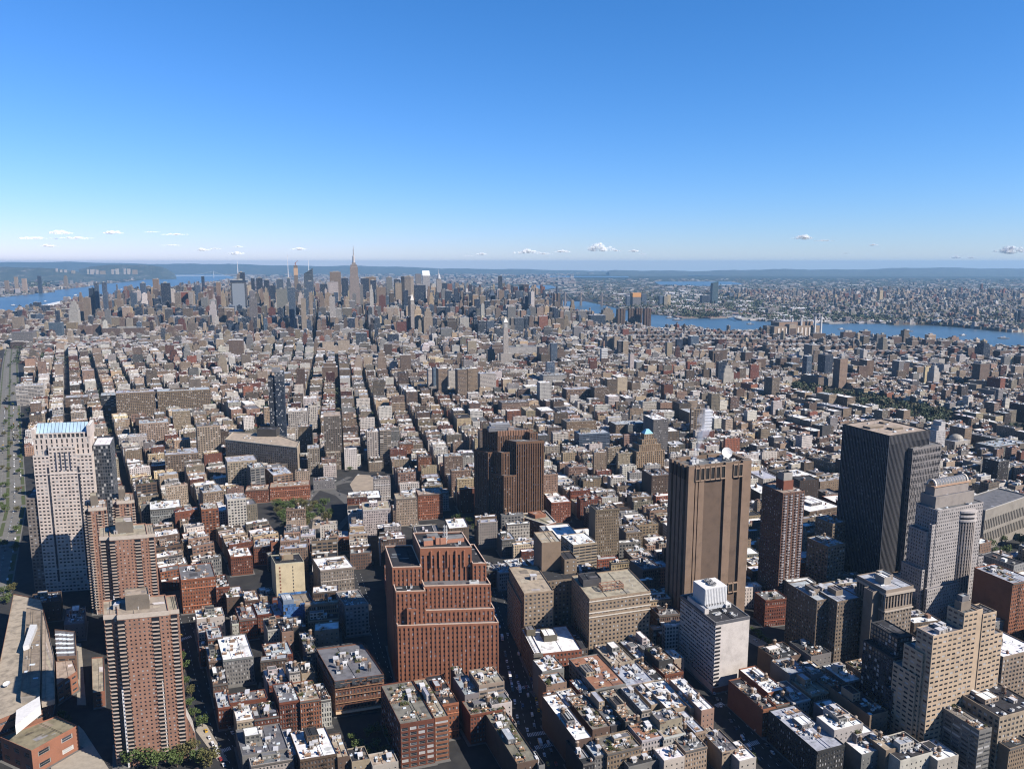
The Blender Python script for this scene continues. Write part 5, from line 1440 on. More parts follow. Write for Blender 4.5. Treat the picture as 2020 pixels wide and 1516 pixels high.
# ---- everything farther: one object
DB = MB(FAR); rnd = random.Random(5)
BOXF = ((0,1),(1,2),(2,3),(3,0))
def fbox(mb, q, z0, z1, wc, rc):
    for i, j in BOXF: mb.wall(q[i], q[j], z0, z1, 0, wc, q[0][0])
    mb.top(q, z1, 1, rc)
PAL = [COL[k] for k in 'RRONTTTTTBBBBBWWWGGMPPCCLL']; RPL = [ROOF[k] for k in 'wwwwwwwsssssgggkkkkt']
for q, h, a, c, u, v in LOTS[NIND:]:
    z = -drop(*c); y = c[1]
    kk = rnd.choice((.45,.6,.8,1.0,1.25)); wc = tuple(v_*kk for v_ in vary(rnd.choice(PAL), .3)); g = rnd.choice((.3,.4,.45,.5,.6)) 
    if h > 60 and rnd.random() < .28: wc = vary(rnd.choice((COL['S'],COL['D'],COL['D'],(.10,.12,.15))), .3); g = .85
    elif h < 45 and rnd.random() < .16: wc = vary((.85,.82,.78), .08)
    rc = vary(rnd.choice(RPL), .15); w4 = (*wc, g)
    L0, L1 = math.dist(q[0],q[1]), math.dist(q[1],q[2])
    if y < 2600:
        fbox(DB, q, z, z+h, w4, rc); ins = sub(q, .5/L0, 1-.5/L0, .5/L1, 1-.5/L1)
        for i, j in BOXF:
            DB.wall(q[i], q[j], z+h, z+h+.9, 0, (*wc,0)); DB.wall(ins[j], ins[i], z+h, z+h+.9, 0, (*wc,0)); DB.face([(*q[i],z+h+.9),(*q[j],z+h+.9),(*ins[j],z+h+.9),(*ins[i],z+h+.9)], 0, (*wc,0))
        for _ in range(rnd.randint(2, 5)):
            s, t = rnd.uniform(.1,.8), rnd.uniform(.1,.8); w_ = rnd.uniform(1.5,4.5); p = sub(q,s,s,t,t)[0]; hh = rnd.choice((1.2,1.5,2.8,3.2))
            k = vary(rnd.choice(((.6,.6,.6),(.35,.33,.3),(.45,.45,.47),(.2,.12,.09),(.7,.7,.7))), .2); bq = rect(p, a, w_, rnd.uniform(1.5,5)); 
            for i, j in BOXF: DB.wall(bq[i], bq[j], z+h, z+h+hh, 2, k)
            DB.top(bq, z+h+hh, 2, tuple(min(.8,v*1.2) for v in k))
        if rnd.random() < .13 and h > 15:
            p = sub(q,.4,.4,.6,.6)[0]; DB.tube(p[0],p[1],z+h+2.5,z+h+6.2,1.5,1.4,6,2,(.16,.11,.08)); DB.tube(p[0],p[1],z+h+6.2,z+h+7.4,1.6,0,6,2,(.26,.2,.16)); DB.tube(p[0],p[1],z+h,z+h+2.5,.9,.9,4,2,(.05,.05,.05))
    elif h > 34 and rnd.random() < .6:
        k = rnd.uniform(.55,.85); fbox(DB, q, z, z+h*k, w4, rc); q2 = sub(q,.12,.88,.1,.85); fbox(DB, q2, z+h*k, z+h, w4, rc); fbox(DB, sub(q2,.3,.7,.3,.7), z+h, z+h+5, (*wc,0), rc)
    else:
        fbox(DB, q, z, z+h, w4, rc)
        s = rnd.uniform(.1,.5); fbox(DB, sub(q,s,s+.3,.2,.6), z+h, z+h+3.2, (*vary((.5,.48,.46),.3),0), vary((.6,.6,.6),.2))
# riverside brown housing slabs in rows (cross-shaped blocks)
def housing(u0, u1, v0, v1, nx, ny, h=38):
    for j in range(ny):
        for i in range(nx):
            v = v0+(v1-v0)*(j+.5)/ny; u = u0+(u1-u0)*(i+.5+.3*(j%2)+rnd.uniform(-.15,.15))/nx; x, y = P(u, v)
            if not in_manhattan(x, y): continue
            z = -drop(x, y); wc = (*vary((.23,.15,.11), .12), .35); rc = vary((.3,.28,.26), .2); aa = radians(13 if u < 1700 else 24)
            fbox(DB, rect((x,y), aa, 62, 15), z, z+h, wc, rc); fbox(DB, rect((x,y), aa, 15, 50), z, z+h+.1, wc, rc); fbox(DB, rect((x,y), aa, 7, 9), z+h, z+h+5, wc, rc)
housing(1225, 1500, 662, 694, 12, 4, 32); housing(1500, 1700, 680, 702, 8, 2, 32); housing(1700, 2060, 694, 714, 11, 2, 34)
# far boroughs: scattered low houses, sheds and a few towers beyond the rivers
def far_ok(x, y):
    if inside((x,y), HP) or inside((x,y), EP): return False
    for w_ in WATER: 
        if inside((x,y), w_): return False
    return not in_manhattan(x, y)
WATER = [[P(*p) for p in pl] for pl in ([(1290,556),(1440,556),(1470,561),(1390,565),(1300,562)], [(1010,566),(1085,563),(1100,568),(1060,574),(1015,572)], [(1060,580),(1100,582),(1095,588),(1062,586)],
  [(1350,541.5),(1500,541),(1520,543.5),(1360,544.5)], [(1080,545),(1240,546),(1240,548),(1085,547.5)], [(1435,629),(1452,618),(1466,614),(1458,621),(1452,634)])]
def scatter(n, ur, vr, wr, hr, pal, bias=1.0):
    for _ in range(n):
        u = rnd.uniform(*ur); t = rnd.random()**bias; v = vr[0]+(vr[1]-vr[0])*t; x, y = P(u, v)
        if not far_ok(x, y): continue
        z = -drop(x, y); k = 1+y/16000; w_, d = rnd.uniform(*wr)*k, rnd.uniform(*wr)*k; h = rnd.uniform(*hr); a = rnd.choice((.2,.35,.5)); c = vary(rnd.choice(pal), .25)
        fbox(DB, rect((x,y), a, w_, d), z, z+h, (*c, .35), vary(rnd.choice(((.75,.75,.76),(.75,.75,.76),(.3,.3,.31),(.14,.13,.13),(.45,.42,.4),(.3,.2,.16))), .15))
QP = [(.40,.40,.41),(.24,.19,.18),(.27,.26,.27),(.6,.6,.6),(.33,.31,.30)]
scatter(3900, (1180,2070), (575,665), (9,30), (5,8.5), QP, .75); scatter(1900, (900,2070), (550,585), (16,55), (6,10), QP); scatter(420, (1180,2070), (560,640), (50,110), (6,9), [(.5,.5,.5),(.35,.33,.3)]); scatter(260, (1300,2000), (575,650), (40,120), (8,12), [(.7,.7,.7)]); scatter(110, (1100,2060), (552,640), (16,30), (22,45), QP)
scatter(1800, (-60,440), (540,600), (10,40), (7,18), QP); scatter(1500, (430,1130), (539,560), (18,60), (14,42), QP); scatter(500, (560,1250), (534,541), (30,90), (14,50), QP); scatter(120, (0,300), (545,580), (18,30), (25,60), QP)
tag(DB.build('distant_buildings'), 'thousands of smaller city buildings filling the blocks out to the horizon', 'buildings', None, 'stuff')
# ================================================================ GROUND, WATER, HILLS
def mat_ground():
    m, t, b = node_mat('city_ground'); pos = N(t, 'ShaderNodeNewGeometry').outputs['Position']
    ln = N(t, 'ShaderNodeVectorMath', operation='LENGTH'); t.links.new(pos, ln.inputs[0])
    far = N(t, 'ShaderNodeMapRange'); t.links.new(ln.outputs['Value'], far.inputs[0]); far.inputs[1].default_value = 5000; far.inputs[2].default_value = 7500
    asp = ramp(t, noise(t, .08, 6, pos), [(.3, (.016,.016,.017)), (.7, (.032,.031,.03))])
    n1 = noise(t, .0022, 12, pos, .78); land = ramp(t, n1, [(.38, (.012,.022,.016)), (.5, (.025,.034,.026)), (.57, (.06,.055,.05)), (.66, (.16,.155,.15)), (.76, (.28,.28,.28))])
    wood = ramp(t, noise(t, .0006, 8, pos, .7), [(.35, (.012,.022,.018)), (.55, (.02,.03,.022)), (.8, (.08,.075,.065))])
    f2 = N(t, 'ShaderNodeMapRange'); t.links.new(ln.outputs['Value'], f2.inputs[0]); f2.inputs[1].default_value = 12000; f2.inputs[2].default_value = 20000
    t.links.new(mix(t, far.outputs[0], asp, mix(t, f2.outputs[0], land, wood)), b.inputs['Base Color']); b.inputs['Roughness'].default_value = .9; b.inputs['Specular IOR Level'].default_value = .2
    return m
GM = mat_ground(); mb = MB([GM])
rs = [0,150,300,450,600,800,1000,1300,1600,2000,2500,3000,3600,4300,5100,6000,7000,8200,9600,11000,13000,15500,18500,22000,26000,31000,37000,41000,45000]; na = 160
for r0, r1 in zip(rs, rs[1:]):
    for k in range(na):
        a, c = 2*pi*k/na, 2*pi*(k+1)/na; f = lambda r, t: (r*cos(t), r*sin(t), -r*r/(2*RE))
        if r0 == 0: mb.face([f(0,0), f(r1,a), f(r1,c)])
        else: mb.face([f(r0,a), f(r1,a), f(r1,c), f(r0,c)])
tag(mb.build('ground'), kind='structure')
wm, wt, wb = node_mat('water'); wb.inputs['Base Color'].default_value = (.045,.12,.20,1); wb.inputs['Roughness'].default_value = .32; wb.inputs['Specular IOR Level'].default_value = .5
bn = N(wt, 'ShaderNodeBump'); bn.inputs['Strength'].default_value = .35; bn.inputs['Distance'].default_value = 2; wt.links.new(noise(wt, .02, 6), bn.inputs['Height']); wt.links.new(bn.outputs[0], wb.inputs['Normal'])
wt.links.new(ramp(wt, noise(wt, .0012, 5), [(.3, (.024,.05,.075)), (.5, (.036,.068,.095)), (.7, (.055,.088,.115))]), wb.inputs['Base Color'])
def ribbon(name, A, Bk, label=None):
    mb = MB([wm]); m = 6; assert len(A) == len(Bk)
    den = lambda L: [lerp(a, b, k/5) for a, b in zip(L, L[1:]) for k in range(5)]+[L[-1]]
    RA, RB_ = den(A), den(Bk); n = len(RA)-1
    for k in range(n):
        for j in range(m):
            pts = [lerp(RA[k],RB_[k],j/m), lerp(RA[k+1],RB_[k+1],j/m), lerp(RA[k+1],RB_[k+1],(j+1)/m), lerp(RA[k],RB_[k],(j+1)/m)]
            v3 = [(*p, 1.0-drop(*p)+(math.hypot(*p)/9000)**2*1.2) for p in pts]
            nz = (v3[1][0]-v3[0][0])*(v3[2][1]-v3[0][1])-(v3[1][1]-v3[0][1])*(v3[2][0]-v3[0][0])
            mb.face(v3 if nz > 0 else v3[::-1])
    return tag(mb.build(name), kind='structure')
ribbon('river', HN, HF); ribbon('east_river', EN, EF)
mb = MB([wm])
for w_ in WATER:
    v3 = [(*p, 3.0-drop(*p)+(math.hypot(*p)/9000)**2*1.5) for p in w_]
    mb.face(v3)
tag(mb.build('bay_water'), kind='structure')
# wooded ridges
HM, t, b = node_mat('wooded_hills'); n1 = noise(t, .0035, 10, None, .75)
t.links.new(ramp(t, n1, [(.3, (.010,.020,.020)), (.52, (.026,.040,.034)), (.6, (.05,.055,.05)), (.68, (.22,.21,.21))]), b.inputs['Base Color']); b.inputs['Roughness'].default_value = .9
def ridge(name, crest, Yd, depth, foot_v=None):
    mb = MB([HM]); pts = []
    n = 90; us = [crest[0][0]+(crest[-1][0]-crest[0][0])*k/n for k in range(n+1)]; rr = random.Random(3)
    for u in us:
        v = interp(crest, u); x = (u-1010)/FPX*Yd; zc = zat(v+.9*sin(u*.021+Yd)+.6*sin(u*.057+1+Yd)+.25*sin(u*.19), Yd)+rr.uniform(-5,5)*Yd/30000; row = []
        for s, hf in ((-1,0),(-.6,.45),(-.25,.86),(0,1),(.5,.7),(1,0)):
            yy = Yd+depth*s; xx = x*(1+s*depth/Yd); g = -drop(xx, yy)-2; row.append((xx, yy, g+(zc-g)*hf))
        pts.append(row)
    for a, b in zip(pts, pts[1:]):
        for i in range(5): mb.face([a[i], b[i], b[i+1], a[i+1]])
    return tag(mb.build(name), kind='structure')
ridge('hills', [(-300,518),(0,516.5),(150,517.5),(345,520),(500,522),(700,525),(860,528),(1000,531),(1100,533.2),(1250,534)], 34000, 7000)
ridge('hills', [(1200,534),(1350,533.5),(1500,532),(1650,531),(1750,529),(1900,528.5),(2020,529),(2300,530)], 30000, 6000)
ridge('hills', [(165,530),(186,525),(215,522.5),(250,521.5),(290,521.5),(312,524),(328,528),(340,533),(348,539),(354,546)], 19500, 1300)
ridge('hills', [(-200,527),(0,527),(90,529),(140,531),(180,538),(215,545)], 17000, 1500)
# street furniture of the setting: pavements under every near building
PM = mat_plain('pavement', (.10,.095,.088), .9, .2, .15, .4); mb = MB([PM]); rnd = random.Random(2)
for q in FOOT:
    c = ctr(q)
    if c[1] > 1250: continue
    e = [(p[0]+(p[0]-c[0])*3/max(4,math.dist(p,c)), p[1]+(p[1]-c[1])*3/max(4,math.dist(p,c))) for p in q]; zt = rnd.uniform(.1,.17)-drop(*c)
    mb.top(e, zt, 0)
    for i in range(len(e)): mb.wall(e[i], e[(i+1)%len(e)], zt-.2, zt, 0)
tag(mb.build('pavement'), kind='structure')
RDM = mat_plain('highway_concrete', (.11,.105,.095), .9, .2, .2, .08); mb = MB([RDM])
for line, hw in (ROADS[4],):
    line = [p for p in line]
    for a, b in zip(line, line[1:]):
        d = (Vector(b)-Vector(a)).normalized(); nn = Vector((-d.y,d.x))*(hw-2); k = max(1, int(math.dist(a,b)/80))
        for i in range(k):
            A, Bq = Vector(lerp(a,b,i/k)), Vector(lerp(a,b,(i+1)/k)); mb.face([(*(A+nn),.012-drop(*A)), (*(A-nn),.012-drop(*A)), (*(Bq-nn),.012-drop(*Bq)), (*(Bq+nn),.012-drop(*Bq))])
tag(mb.build('highway'), kind='structure')
GRS = mat_plain('median_grass', (.05,.06,.025), .95, .2, .3, .3); mb = MB([GRS]); line = ROADS[4][0]
for a, b in zip(line, line[1:]):
    d = (Vector(b)-Vector(a)).normalized(); nn = Vector((-d.y,d.x)); k = max(1, int(math.dist(a,b)/60))
    for off, w_ in ((0,2.2),(-20,2.5),(20,1.6)):
        for i in range(k):
            A, Bq = Vector(lerp(a,b,(i+.04)/k))+nn*off, Vector(lerp(a,b,(i+.9)/k))+nn*off; mb.face([(*(A+nn*w_),.05-drop(*A)), (*(A-nn*w_),.05-drop(*A)), (*(Bq-nn*w_),.05-drop(*Bq)), (*(Bq+nn*w_),.05-drop(*Bq))])
tag(mb.build('grass_median'), kind='structure')
RD2 = mat_plain('worn_asphalt', (.075,.072,.068), .9, .2, .25, .15); mb = MB([RD2])
for n_, (pts, hw) in enumerate((([(640,1048),(612,1012),(606,985),(625,965),(680,950),(735,948)],6),([(640,965),(700,985),(760,1012),(880,1066),(985,1052)],7),([(690,940),(650,960),(700,1005),(665,1045)],4.5))):
    w3 = [P(*p) for p in pts]
    for j_, (a, b) in enumerate(zip(w3, w3[1:])):
        d = (Vector(b)-Vector(a)).normalized(); nn = Vector((-d.y,d.x))*hw; a2, b2 = Vector(a), Vector(b); z_ = .012+.006*n_+.002*j_-drop(*a)
        mb.face([(*(a2+nn),z_), (*(a2-nn),z_), (*(b2-nn),z_), (*(b2+nn),z_)])
tag(mb.build('road'), kind='structure')
LIN = mat_plain('road_paint', (.42,.42,.41), .8); mb = MB([LIN])
def stripes(u0, v0, u1, v1, n, ln=4.5):
    a, b = Vector(P(u0,v0)), Vector(P(u1,v1)); d = (b-a).normalized(); nn = Vector((-d.y,d.x)); L = (b-a).length
    for k in range(n):
        c = a+d*(L*(k+.5)/n); w_ = L/n*.27; mb.top([tuple(c-d*w_-nn*ln/2), tuple(c+d*w_-nn*ln/2), tuple(c+d*w_+nn*ln/2), tuple(c-d*w_+nn*ln/2)], .03-drop(*c), 0)
stripes(1040,1449,1082,1443,13); stripes(1055,1474,1092,1466,12); stripes(1018,1357,1044,1353,9); stripes(428,1484,455,1474,9); stripes(352,1262,378,1254,8); stripes(1412,1392,1426,1386,7); stripes(1470,1470,1496,1462,9)
for line, hw in ROADS[:5]:
    for a, b in zip(line, line[1:]):
        d = (Vector(b)-Vector(a)); L = d.length; d.normalize(); nn = Vector((-d.y,d.x)); k = 0
        while k*9 < L-4:
            for off in ((-hw*.33, hw*.33) if hw > 8 else (0,)):
                c = Vector(a)+d*(k*9+2)+nn*off; mb.top([tuple(c-nn*.12), tuple(c+d*3-nn*.12), tuple(c+d*3+nn*.12), tuple(c+nn*.12)], .03-drop(*c), 0)
            k += 1
tag(mb.build('road_marking'), kind='structure')
SND = mat_plain('dirt', (.22,.18,.14), .95, .2, .2, .1); mb = MB([SND])
for pl in ([(690,955),(705,935),(745,938),(740,970),(700,975)], [(618,1022),(640,1012),(634,1040),(615,1045)]):
    mb.top([P(*p) for p in pl][::-1], .05-.07, 0)
tag(mb.build('bare_ground'), kind='structure')
cm = mat_plain('paving', (.24,.21,.17), .9, .2, .15, .3); mb = MB([cm])
for pl in ([(100,1516),(215,1516),(165,1440),(155,1430),(110,1470)], [(152,1390),(170,1390),(160,1268),(150,1268)], [(386,1440),(430,1500),(450,1500),(408,1430),(396,1420)], [(1476,1248),(1515,1268),(1508,1282),(1470,1262)]):
    w3 = [P(*p) for p in pl]
    ar = sum(w3[i][0]*w3[(i+1)%len(w3)][1]-w3[(i+1)%len(w3)][0]*w3[i][1] for i in range(len(w3)))
    mb.top(w3 if ar > 0 else w3[::-1], .06, 0)
tag(mb.build('paved_court'), kind='structure')
# ================================================================ TREES
def crown_mesh(seed, mat, leaves=620):
    rr = random.Random(seed); b = MB([mat]); cl = [(rr.uniform(-.30,.30), rr.uniform(-.30,.30), rr.uniform(.42,.82), rr.uniform(.16,.27)) for _ in range(11)]
    for _ in range(leaves):
        x, y, z, r = rr.choice(cl); d = Vector((rr.gauss(0,1), rr.gauss(0,1), rr.gauss(0,1))).normalized()*r*rr.uniform(.6,1.05); c = Vector((x,y,z))+d
        n1 = Vector((rr.gauss(0,1),rr.gauss(0,1),rr.gauss(0,1))).normalized(); n2 = n1.cross(Vector((rr.gauss(0,1),rr.gauss(0,1),1))).normalized(); s = rr.uniform(.018,.04)
        b.face([tuple(c-n1*s-n2*s), tuple(c+n1*s-n2*s), tuple(c+n1*s+n2*s), tuple(c-n1*s+n2*s)])
    o = b.build('crown'); me = o.data; bpy.data.objects.remove(o); return me
def trunk_mesh(seed):
    rr = random.Random(seed); b = MB([BARK]); b.tube(0,0,0,.38,.032,.022,7,0,(.1,.1,.1))
    for k in range(5):
        a = k*1.3+rr.random(); b.bar((0,0,.3+.02*k), (.22*cos(a), .22*sin(a), .6+.04*k), .014, 0, (.1,.1,.1), .005)
    o = b.build('trunk'); me = o.data; bpy.data.objects.remove(o); return me
CR = [crown_mesh(1, LEAF), crown_mesh(2, LEAF), crown_mesh(3, LEAF2), crown_mesh(4, LEAF)]; TR = [trunk_mesh(1), trunk_mesh(2)]
ORD = ['first','second','third','fourth','fifth','sixth','seventh','eighth','ninth','tenth','eleventh','twelfth','thirteenth','fourteenth','fifteenth','sixteenth','seventeenth','eighteenth','nineteenth','twentieth']
TREES = [('below the nearest balcony tower','from the left',14,[(262,1512),(286,1508),(308,1516),(330,1502),(350,1512),(372,1500),(394,1508),(414,1512)]),
 ('beside the shaded street right of the balcony tower','from the front',10,[(400,1432),(384,1415),(372,1395),(377,1372),(366,1350),(364,1325),(360,1302)]),
 ('by the foot of the scaffolded brick block','from the left',9,[(728,1452),(746,1446),(768,1452)]),
 ('on the little triangle by the bottom right rooftops','from the left',9,[(1463,1512),(1480,1506)]),
 ('in the park left of the traffic circle','from the left',14,[(546,1004),(553,1024),(566,1018),(579,1000),(571,1042),(586,1046),(594,1030),(601,1018),(609,1030),(620,1004),(634,1016),(640,1000),(652,1020),(612,1012),(557,1006),(563,1044),(590,1004)]),
 ('in the small park by the traffic circle','from the left',13,[(548,1016),(560,1030),(572,1010),(583,1036),(590,1018),(600,1004),(606,1040),(617,1024),(628,1008),(576,1048),(645,1030)]),
 ('in the shade at the foot of the dark brown tower','from the left',13,[(892,1046),(902,1030),(914,1050),(926,1034),(938,1048),(884,1062)]),
 ('along the centre of the riverside highway','from the front',10,[(6,1080),(10,1010),(12,985),(14,960),(17,930),(19,905),(21,880),(23,850),(24,825),(26,800),(27,780),(28,760)]),
 ('in the park in front of the limestone courthouse','from the left',13,[(1952,1082),(1958,1060),(1968,1100),(1976,1072),(1986,1096),(1992,1058),(2004,1042),(2012,1075)]),
 ('at the shaded corner behind the college roofs','from the left',10,[(8,1172),(14,1190),(24,1168)]),
 ('at the bottom right corner of the view','from the left',8,[(2000,1514),(2012,1505)]),
 ('by the paved gap right of the windowless tower','from the left',7,[(1486,1248),(1496,1252)]),
 ('in the yard behind the college wing','from the left',8,[(112,1440),(124,1446),(136,1428),(120,1420)])]
TREES += [('in the dark yard below the red balcony tower','from the left',8,[(1500,1262),(1512,1272),(1526,1280),(1545,1285),(1562,1280),(1580,1272)]),
 ('in the yards right of the scaffolded block','from the left',8,[(695,1462),(706,1480),(722,1490),(742,1478),(760,1492),(775,1470)]),
 ('on the west side of the riverside highway','from the front',9,[(1,1000),(3,960),(5,925),(6,890),(9,860),(11,835),(13,810),(16,785),(18,765),(40,905),(38,935),(36,970),(34,1010),(32,1050),(30,1085)]),
 ('on streets beyond the blue-roofed white tower','from the left',9,[(430,930),(445,944),(478,925),(500,935),(410,925)]),
 ('in the streets right of the dark gridded tower','from the left',10,[(682,915),(690,930),(686,890),(696,870),(700,845)])]
rnd = random.Random(9)
for where, fr, h, pts in TREES:
    pts = sorted(pts, key=(lambda p: p[0]) if 'left' in fr else (lambda p: -p[1]))
    for i, (u, v) in enumerate(pts):
        x, y = P(u, v); H_ = h*rnd.uniform(.85,1.2); z = -drop(x, y)+.05
        r = empty('tree', (x,y,z), f'tree {where}, {ORD[i]} {fr}', 'tree', 'trees '+where)
        r.rotation_euler = (0,0,rnd.uniform(0,6.3)); r.scale = (H_*1.05,H_*1.05,H_)
        for nm, me in (('trunk', rnd.choice(TR)), ('crown', rnd.choice(CR))): o = bpy.data.objects.new(nm, me); sc.collection.objects.link(o); o.parent = r
DT = MB([mat_leaf('distant_foliage', (.034,.046,.022)), mat_leaf('distant_dry_foliage', (.05,.046,.024))]); rnd = random.Random(21)
def clump(x, y, z, r, n, mi):
    for _ in range(n):
        d = Vector((rnd.gauss(0,1),rnd.gauss(0,1),rnd.gauss(0,.8))).normalized()*r*rnd.uniform(.5,1); c = Vector((x,y,z+r*.9))+d
        n1 = Vector((rnd.gauss(0,1),rnd.gauss(0,1),rnd.gauss(0,1))).normalized(); n2 = n1.cross(Vector((.2,rnd.gauss(0,1),1))).normalized(); s = r*rnd.uniform(.18,.34)
        DT.face([tuple(c-n1*s-n2*s), tuple(c+n1*s-n2*s), tuple(c+n1*s+n2*s), tuple(c-n1*s+n2*s)], mi)
def bbox(pk): return min(p[0] for p in pk), max(p[0] for p in pk), min(p[1] for p in pk), max(p[1] for p in pk)
for pk, n in ((PARKS[4], 300), (PARKS[6], 60)):
    x0, x1, y0, y1 = bbox(pk); k = 0
    while k < n:
        x, y = rnd.uniform(x0,x1), rnd.uniform(y0,y1)
        if inside((x,y), pk): clump(x, y, 4-drop(x,y), rnd.uniform(5,7.5), 40, rnd.random() < .4); k += 1
def trees_px(n, ur, vr, r=(4,7), lv=14, test=None):
    for _ in range(n):
        x, y = P(rnd.uniform(*ur), rnd.uniform(*vr))
        if inside((x,y), HP) or inside((x,y), EP) or any(inside((x,y), w_) for w_ in WATER): continue
        clump(x, y, 3-drop(x,y), rnd.uniform(*r), lv, rnd.random() < .3)
trees_px(900, (-20,2040), (700,900), (4,6.5), 18); trees_px(700, (150,760), (730,860), (5,7.5), 16); trees_px(260, (30,300), (640,720), (7,10), 12); trees_px(1200, (-20,2040), (640,720), (4,8), 10); trees_px(160, (655,705), (740,900), (5,7), 20); trees_px(200, (1650,1900), (715,760), (6,9), 12); trees_px(120, (1530,1600), (690,720), (8,12), 10)
trees_px(120, (835,860), (735,770), (5,8), 16); trees_px(100, (1470,1560), (745,790), (5,8), 14); trees_px(90, (850,900), (645,660), (7,10), 10)
trees_px(5600, (1150,2060), (552,648), (11,24), 5); trees_px(700, (1085,1150), (590,612), (8,14), 8); trees_px(1300, (-40,440), (538,600), (12,24), 5); trees_px(260, (1432,1445), (598,612), (8,10), 6); trees_px(220, (1345,1425), (622,628), (8,14), 6); trees_px(150, (50,100), (553,572), (20,34), 8)
tag(DT.build('distant_trees'), 'green and brownish tree cover in far parks, streets and yards', 'trees', None, 'stuff')
# ================================================================ CARS
def car_mesh(kind):
    b = MB([TNT]); g = MB([GLS]); w = 1.8
    if kind == 'car': prof = [(-2.25,.35),(-2.25,.85),(-1.5,.95),(-1.0,1.42),(.7,1.45),(1.3,.98),(2.2,.8),(2.25,.35)]
    elif kind == 'van': prof = [(-2.6,.4),(-2.6,2.0),(-2.5,2.1),(1.2,2.1),(1.9,1.2),(2.6,1.0),(2.6,.4)]
    else: prof = [(-4.2,.6),(-4.2,3.2),(-4.1,3.3),(1.8,3.3),(1.9,2.5),(3.2,2.4),(3.7,1.5),(4.2,1.3),(4.2,.6)]; w = 2.3
    c = (1,1,1)
    return prof, w
def make_car(kind, col):
    prof, w = car_mesh(kind); key = (kind, col)
    if key in CARS: return CARS[key]
    b = MB([CARP]); n = len(prof); h2 = w/2
    for i in range(n-1):
        (x0,z0),(x1,z1) = prof[i], prof[i+1]; b.face([(x0,-h2,z0),(x0,h2,z0),(x1,h2,z1),(x1,-h2,z1)], 0, col)
    b.face([(x,-h2,z) for x, z in reversed(prof)], 0, col); b.face([(x,h2,z) for x, z in prof], 0, col)
    g = MB([GLS]); zt = max(z for x, z in prof); 
    if kind == 'car': g.face([(.74,-.8,1.44),(.74,.8,1.44),(1.3,.8,1.0),(1.3,-.8,1.0)][::-1]); g.face([(-1.52,-.8,.98),(-1.52,.8,.98),(-1.03,.8,1.43),(-1.03,-.8,1.43)][::-1]); xs = (-1.0,.75,.98,1.38)
    elif kind == 'van': g.face([(1.25,-.8,2.07),(1.25,.8,2.07),(1.93,.8,1.22),(1.93,-.8,1.22)][::-1]); xs = (.2,1.2,1.25,1.95)
    else: g.face([(3.25,-1,2.36),(3.25,1,2.36),(3.72,1,1.55),(3.72,-1,1.55)][::-1]); xs = (2.0,3.1,1.5,2.3)
    for s in (-1, 1):
        y = s*(h2+.01); p = [(xs[0],y,xs[2]),(xs[1]+.3,y,xs[2]),(xs[1],y,xs[3]),(xs[0]+.1,y,xs[3])]; g.face(p if s < 0 else p[::-1])
    wh = MB([TIRE]); r = .34 if kind != 'truck' else .48
    for k in range(10): a, c = 2*pi*k/10, 2*pi*(k+1)/10; wh.face([(r*cos(a),-.1,r*sin(a)),(r*cos(c),-.1,r*sin(c)),(r*cos(c),.1,r*sin(c)),(r*cos(a),.1,r*sin(a))][::-1])
    for s in (-.1,.1): wh.face([(r*cos(2*pi*k/10),s,r*sin(2*pi*k/10)) for k in range(10)])
    out = []
    for nm, m_ in (('body',b),('glazing',g),('wheel',wh)): o = m_.build(nm); out.append(o.data); bpy.data.objects.remove(o)
    CARS[key] = (out, w, prof, r); return CARS[key]
CARS = {}; TIRE = mat_plain('tyre', (.02,.02,.02), .9)
CARP = mat_tint('car_paint', .3, .1, .97, 1.03, .6); CCOL = [((.7,.7,.7),'white'),((.05,.05,.055),'black'),((.35,.36,.38),'silver'),((.16,.165,.17),'grey'),((.62,.36,.02),'yellow'),((.3,.03,.02),'red'),((.04,.08,.2),'blue')]
CNT = {}
def car(x, y, ang, kind, col, cname, where, key):
    n = CNT[(key,kind,cname)] = CNT.get((key,kind,cname), 0)+1
    word = {'car':'car','van':'van','truck':'box truck'}[kind]; (ms, w_, prof, r) = make_car(kind, col)
    root = empty({'car':'parked_car','van':'van','truck':'box_truck'}[kind], (x,y,.06-drop(x,y)), f'{cname} {word} {where}, {ORDN(n)} from the front', word, 'vehicles '+where); root.rotation_euler = (0,0,ang)
    L_ = prof[-1][0]
    for nm, me in (('body',ms[0]),('window',ms[1])): o = bpy.data.objects.new(nm, me); sc.collection.objects.link(o); o.parent = root
    for sx in (-.62,.62):
        for sy in (-1,1): o = bpy.data.objects.new('wheel', ms[2]); sc.collection.objects.link(o); o.parent = root; o.location = (sx*L_, sy*(w_/2-.08), r)
def ORDN(n): return ORD[n-1] if n <= 20 else str(n)+('st' if n%10==1 else 'nd' if n%10==2 else 'rd' if n%10==3 else 'th')
rnd = random.Random(4)
def traffic(line, hw, where, key, gap, prob, lanes, ymax=1e9):
    for li, off in enumerate(lanes):
        s = rnd.uniform(0,5); tot = 0
        for a, b in zip(line, line[1:]):
            A, D = Vector(a), Vector(b)-Vector(a); L = D.length; D.normalize(); nn = Vector((D.y,-D.x))
            while s < L:
                if rnd.random() < prob:
                    c = A+D*s+nn*off; t = rnd.random(); kind = 'car' if t < .8 else ('van' if t < .93 else 'truck'); col, cn = rnd.choices(CCOL, (5,4,3,3,2,1,1))[0]
                    if kind != 'car': col, cn = CCOL[0]
                    u, v = Q(c.x, c.y, 0)
                    if 5 < u < 2015 and v < 1510 and c.y < ymax: car(c.x, c.y, atan2(D.y,D.x)+(pi if off < 0 else 0), kind, col, cn, where+(' left kerb' if off < -hw*.5 else ' right kerb' if off > hw*.5 else ' left lane' if off < 0 else ' right lane'), key+str(round(off)))
                s += gap*rnd.uniform(.9,1.7)
            s -= L
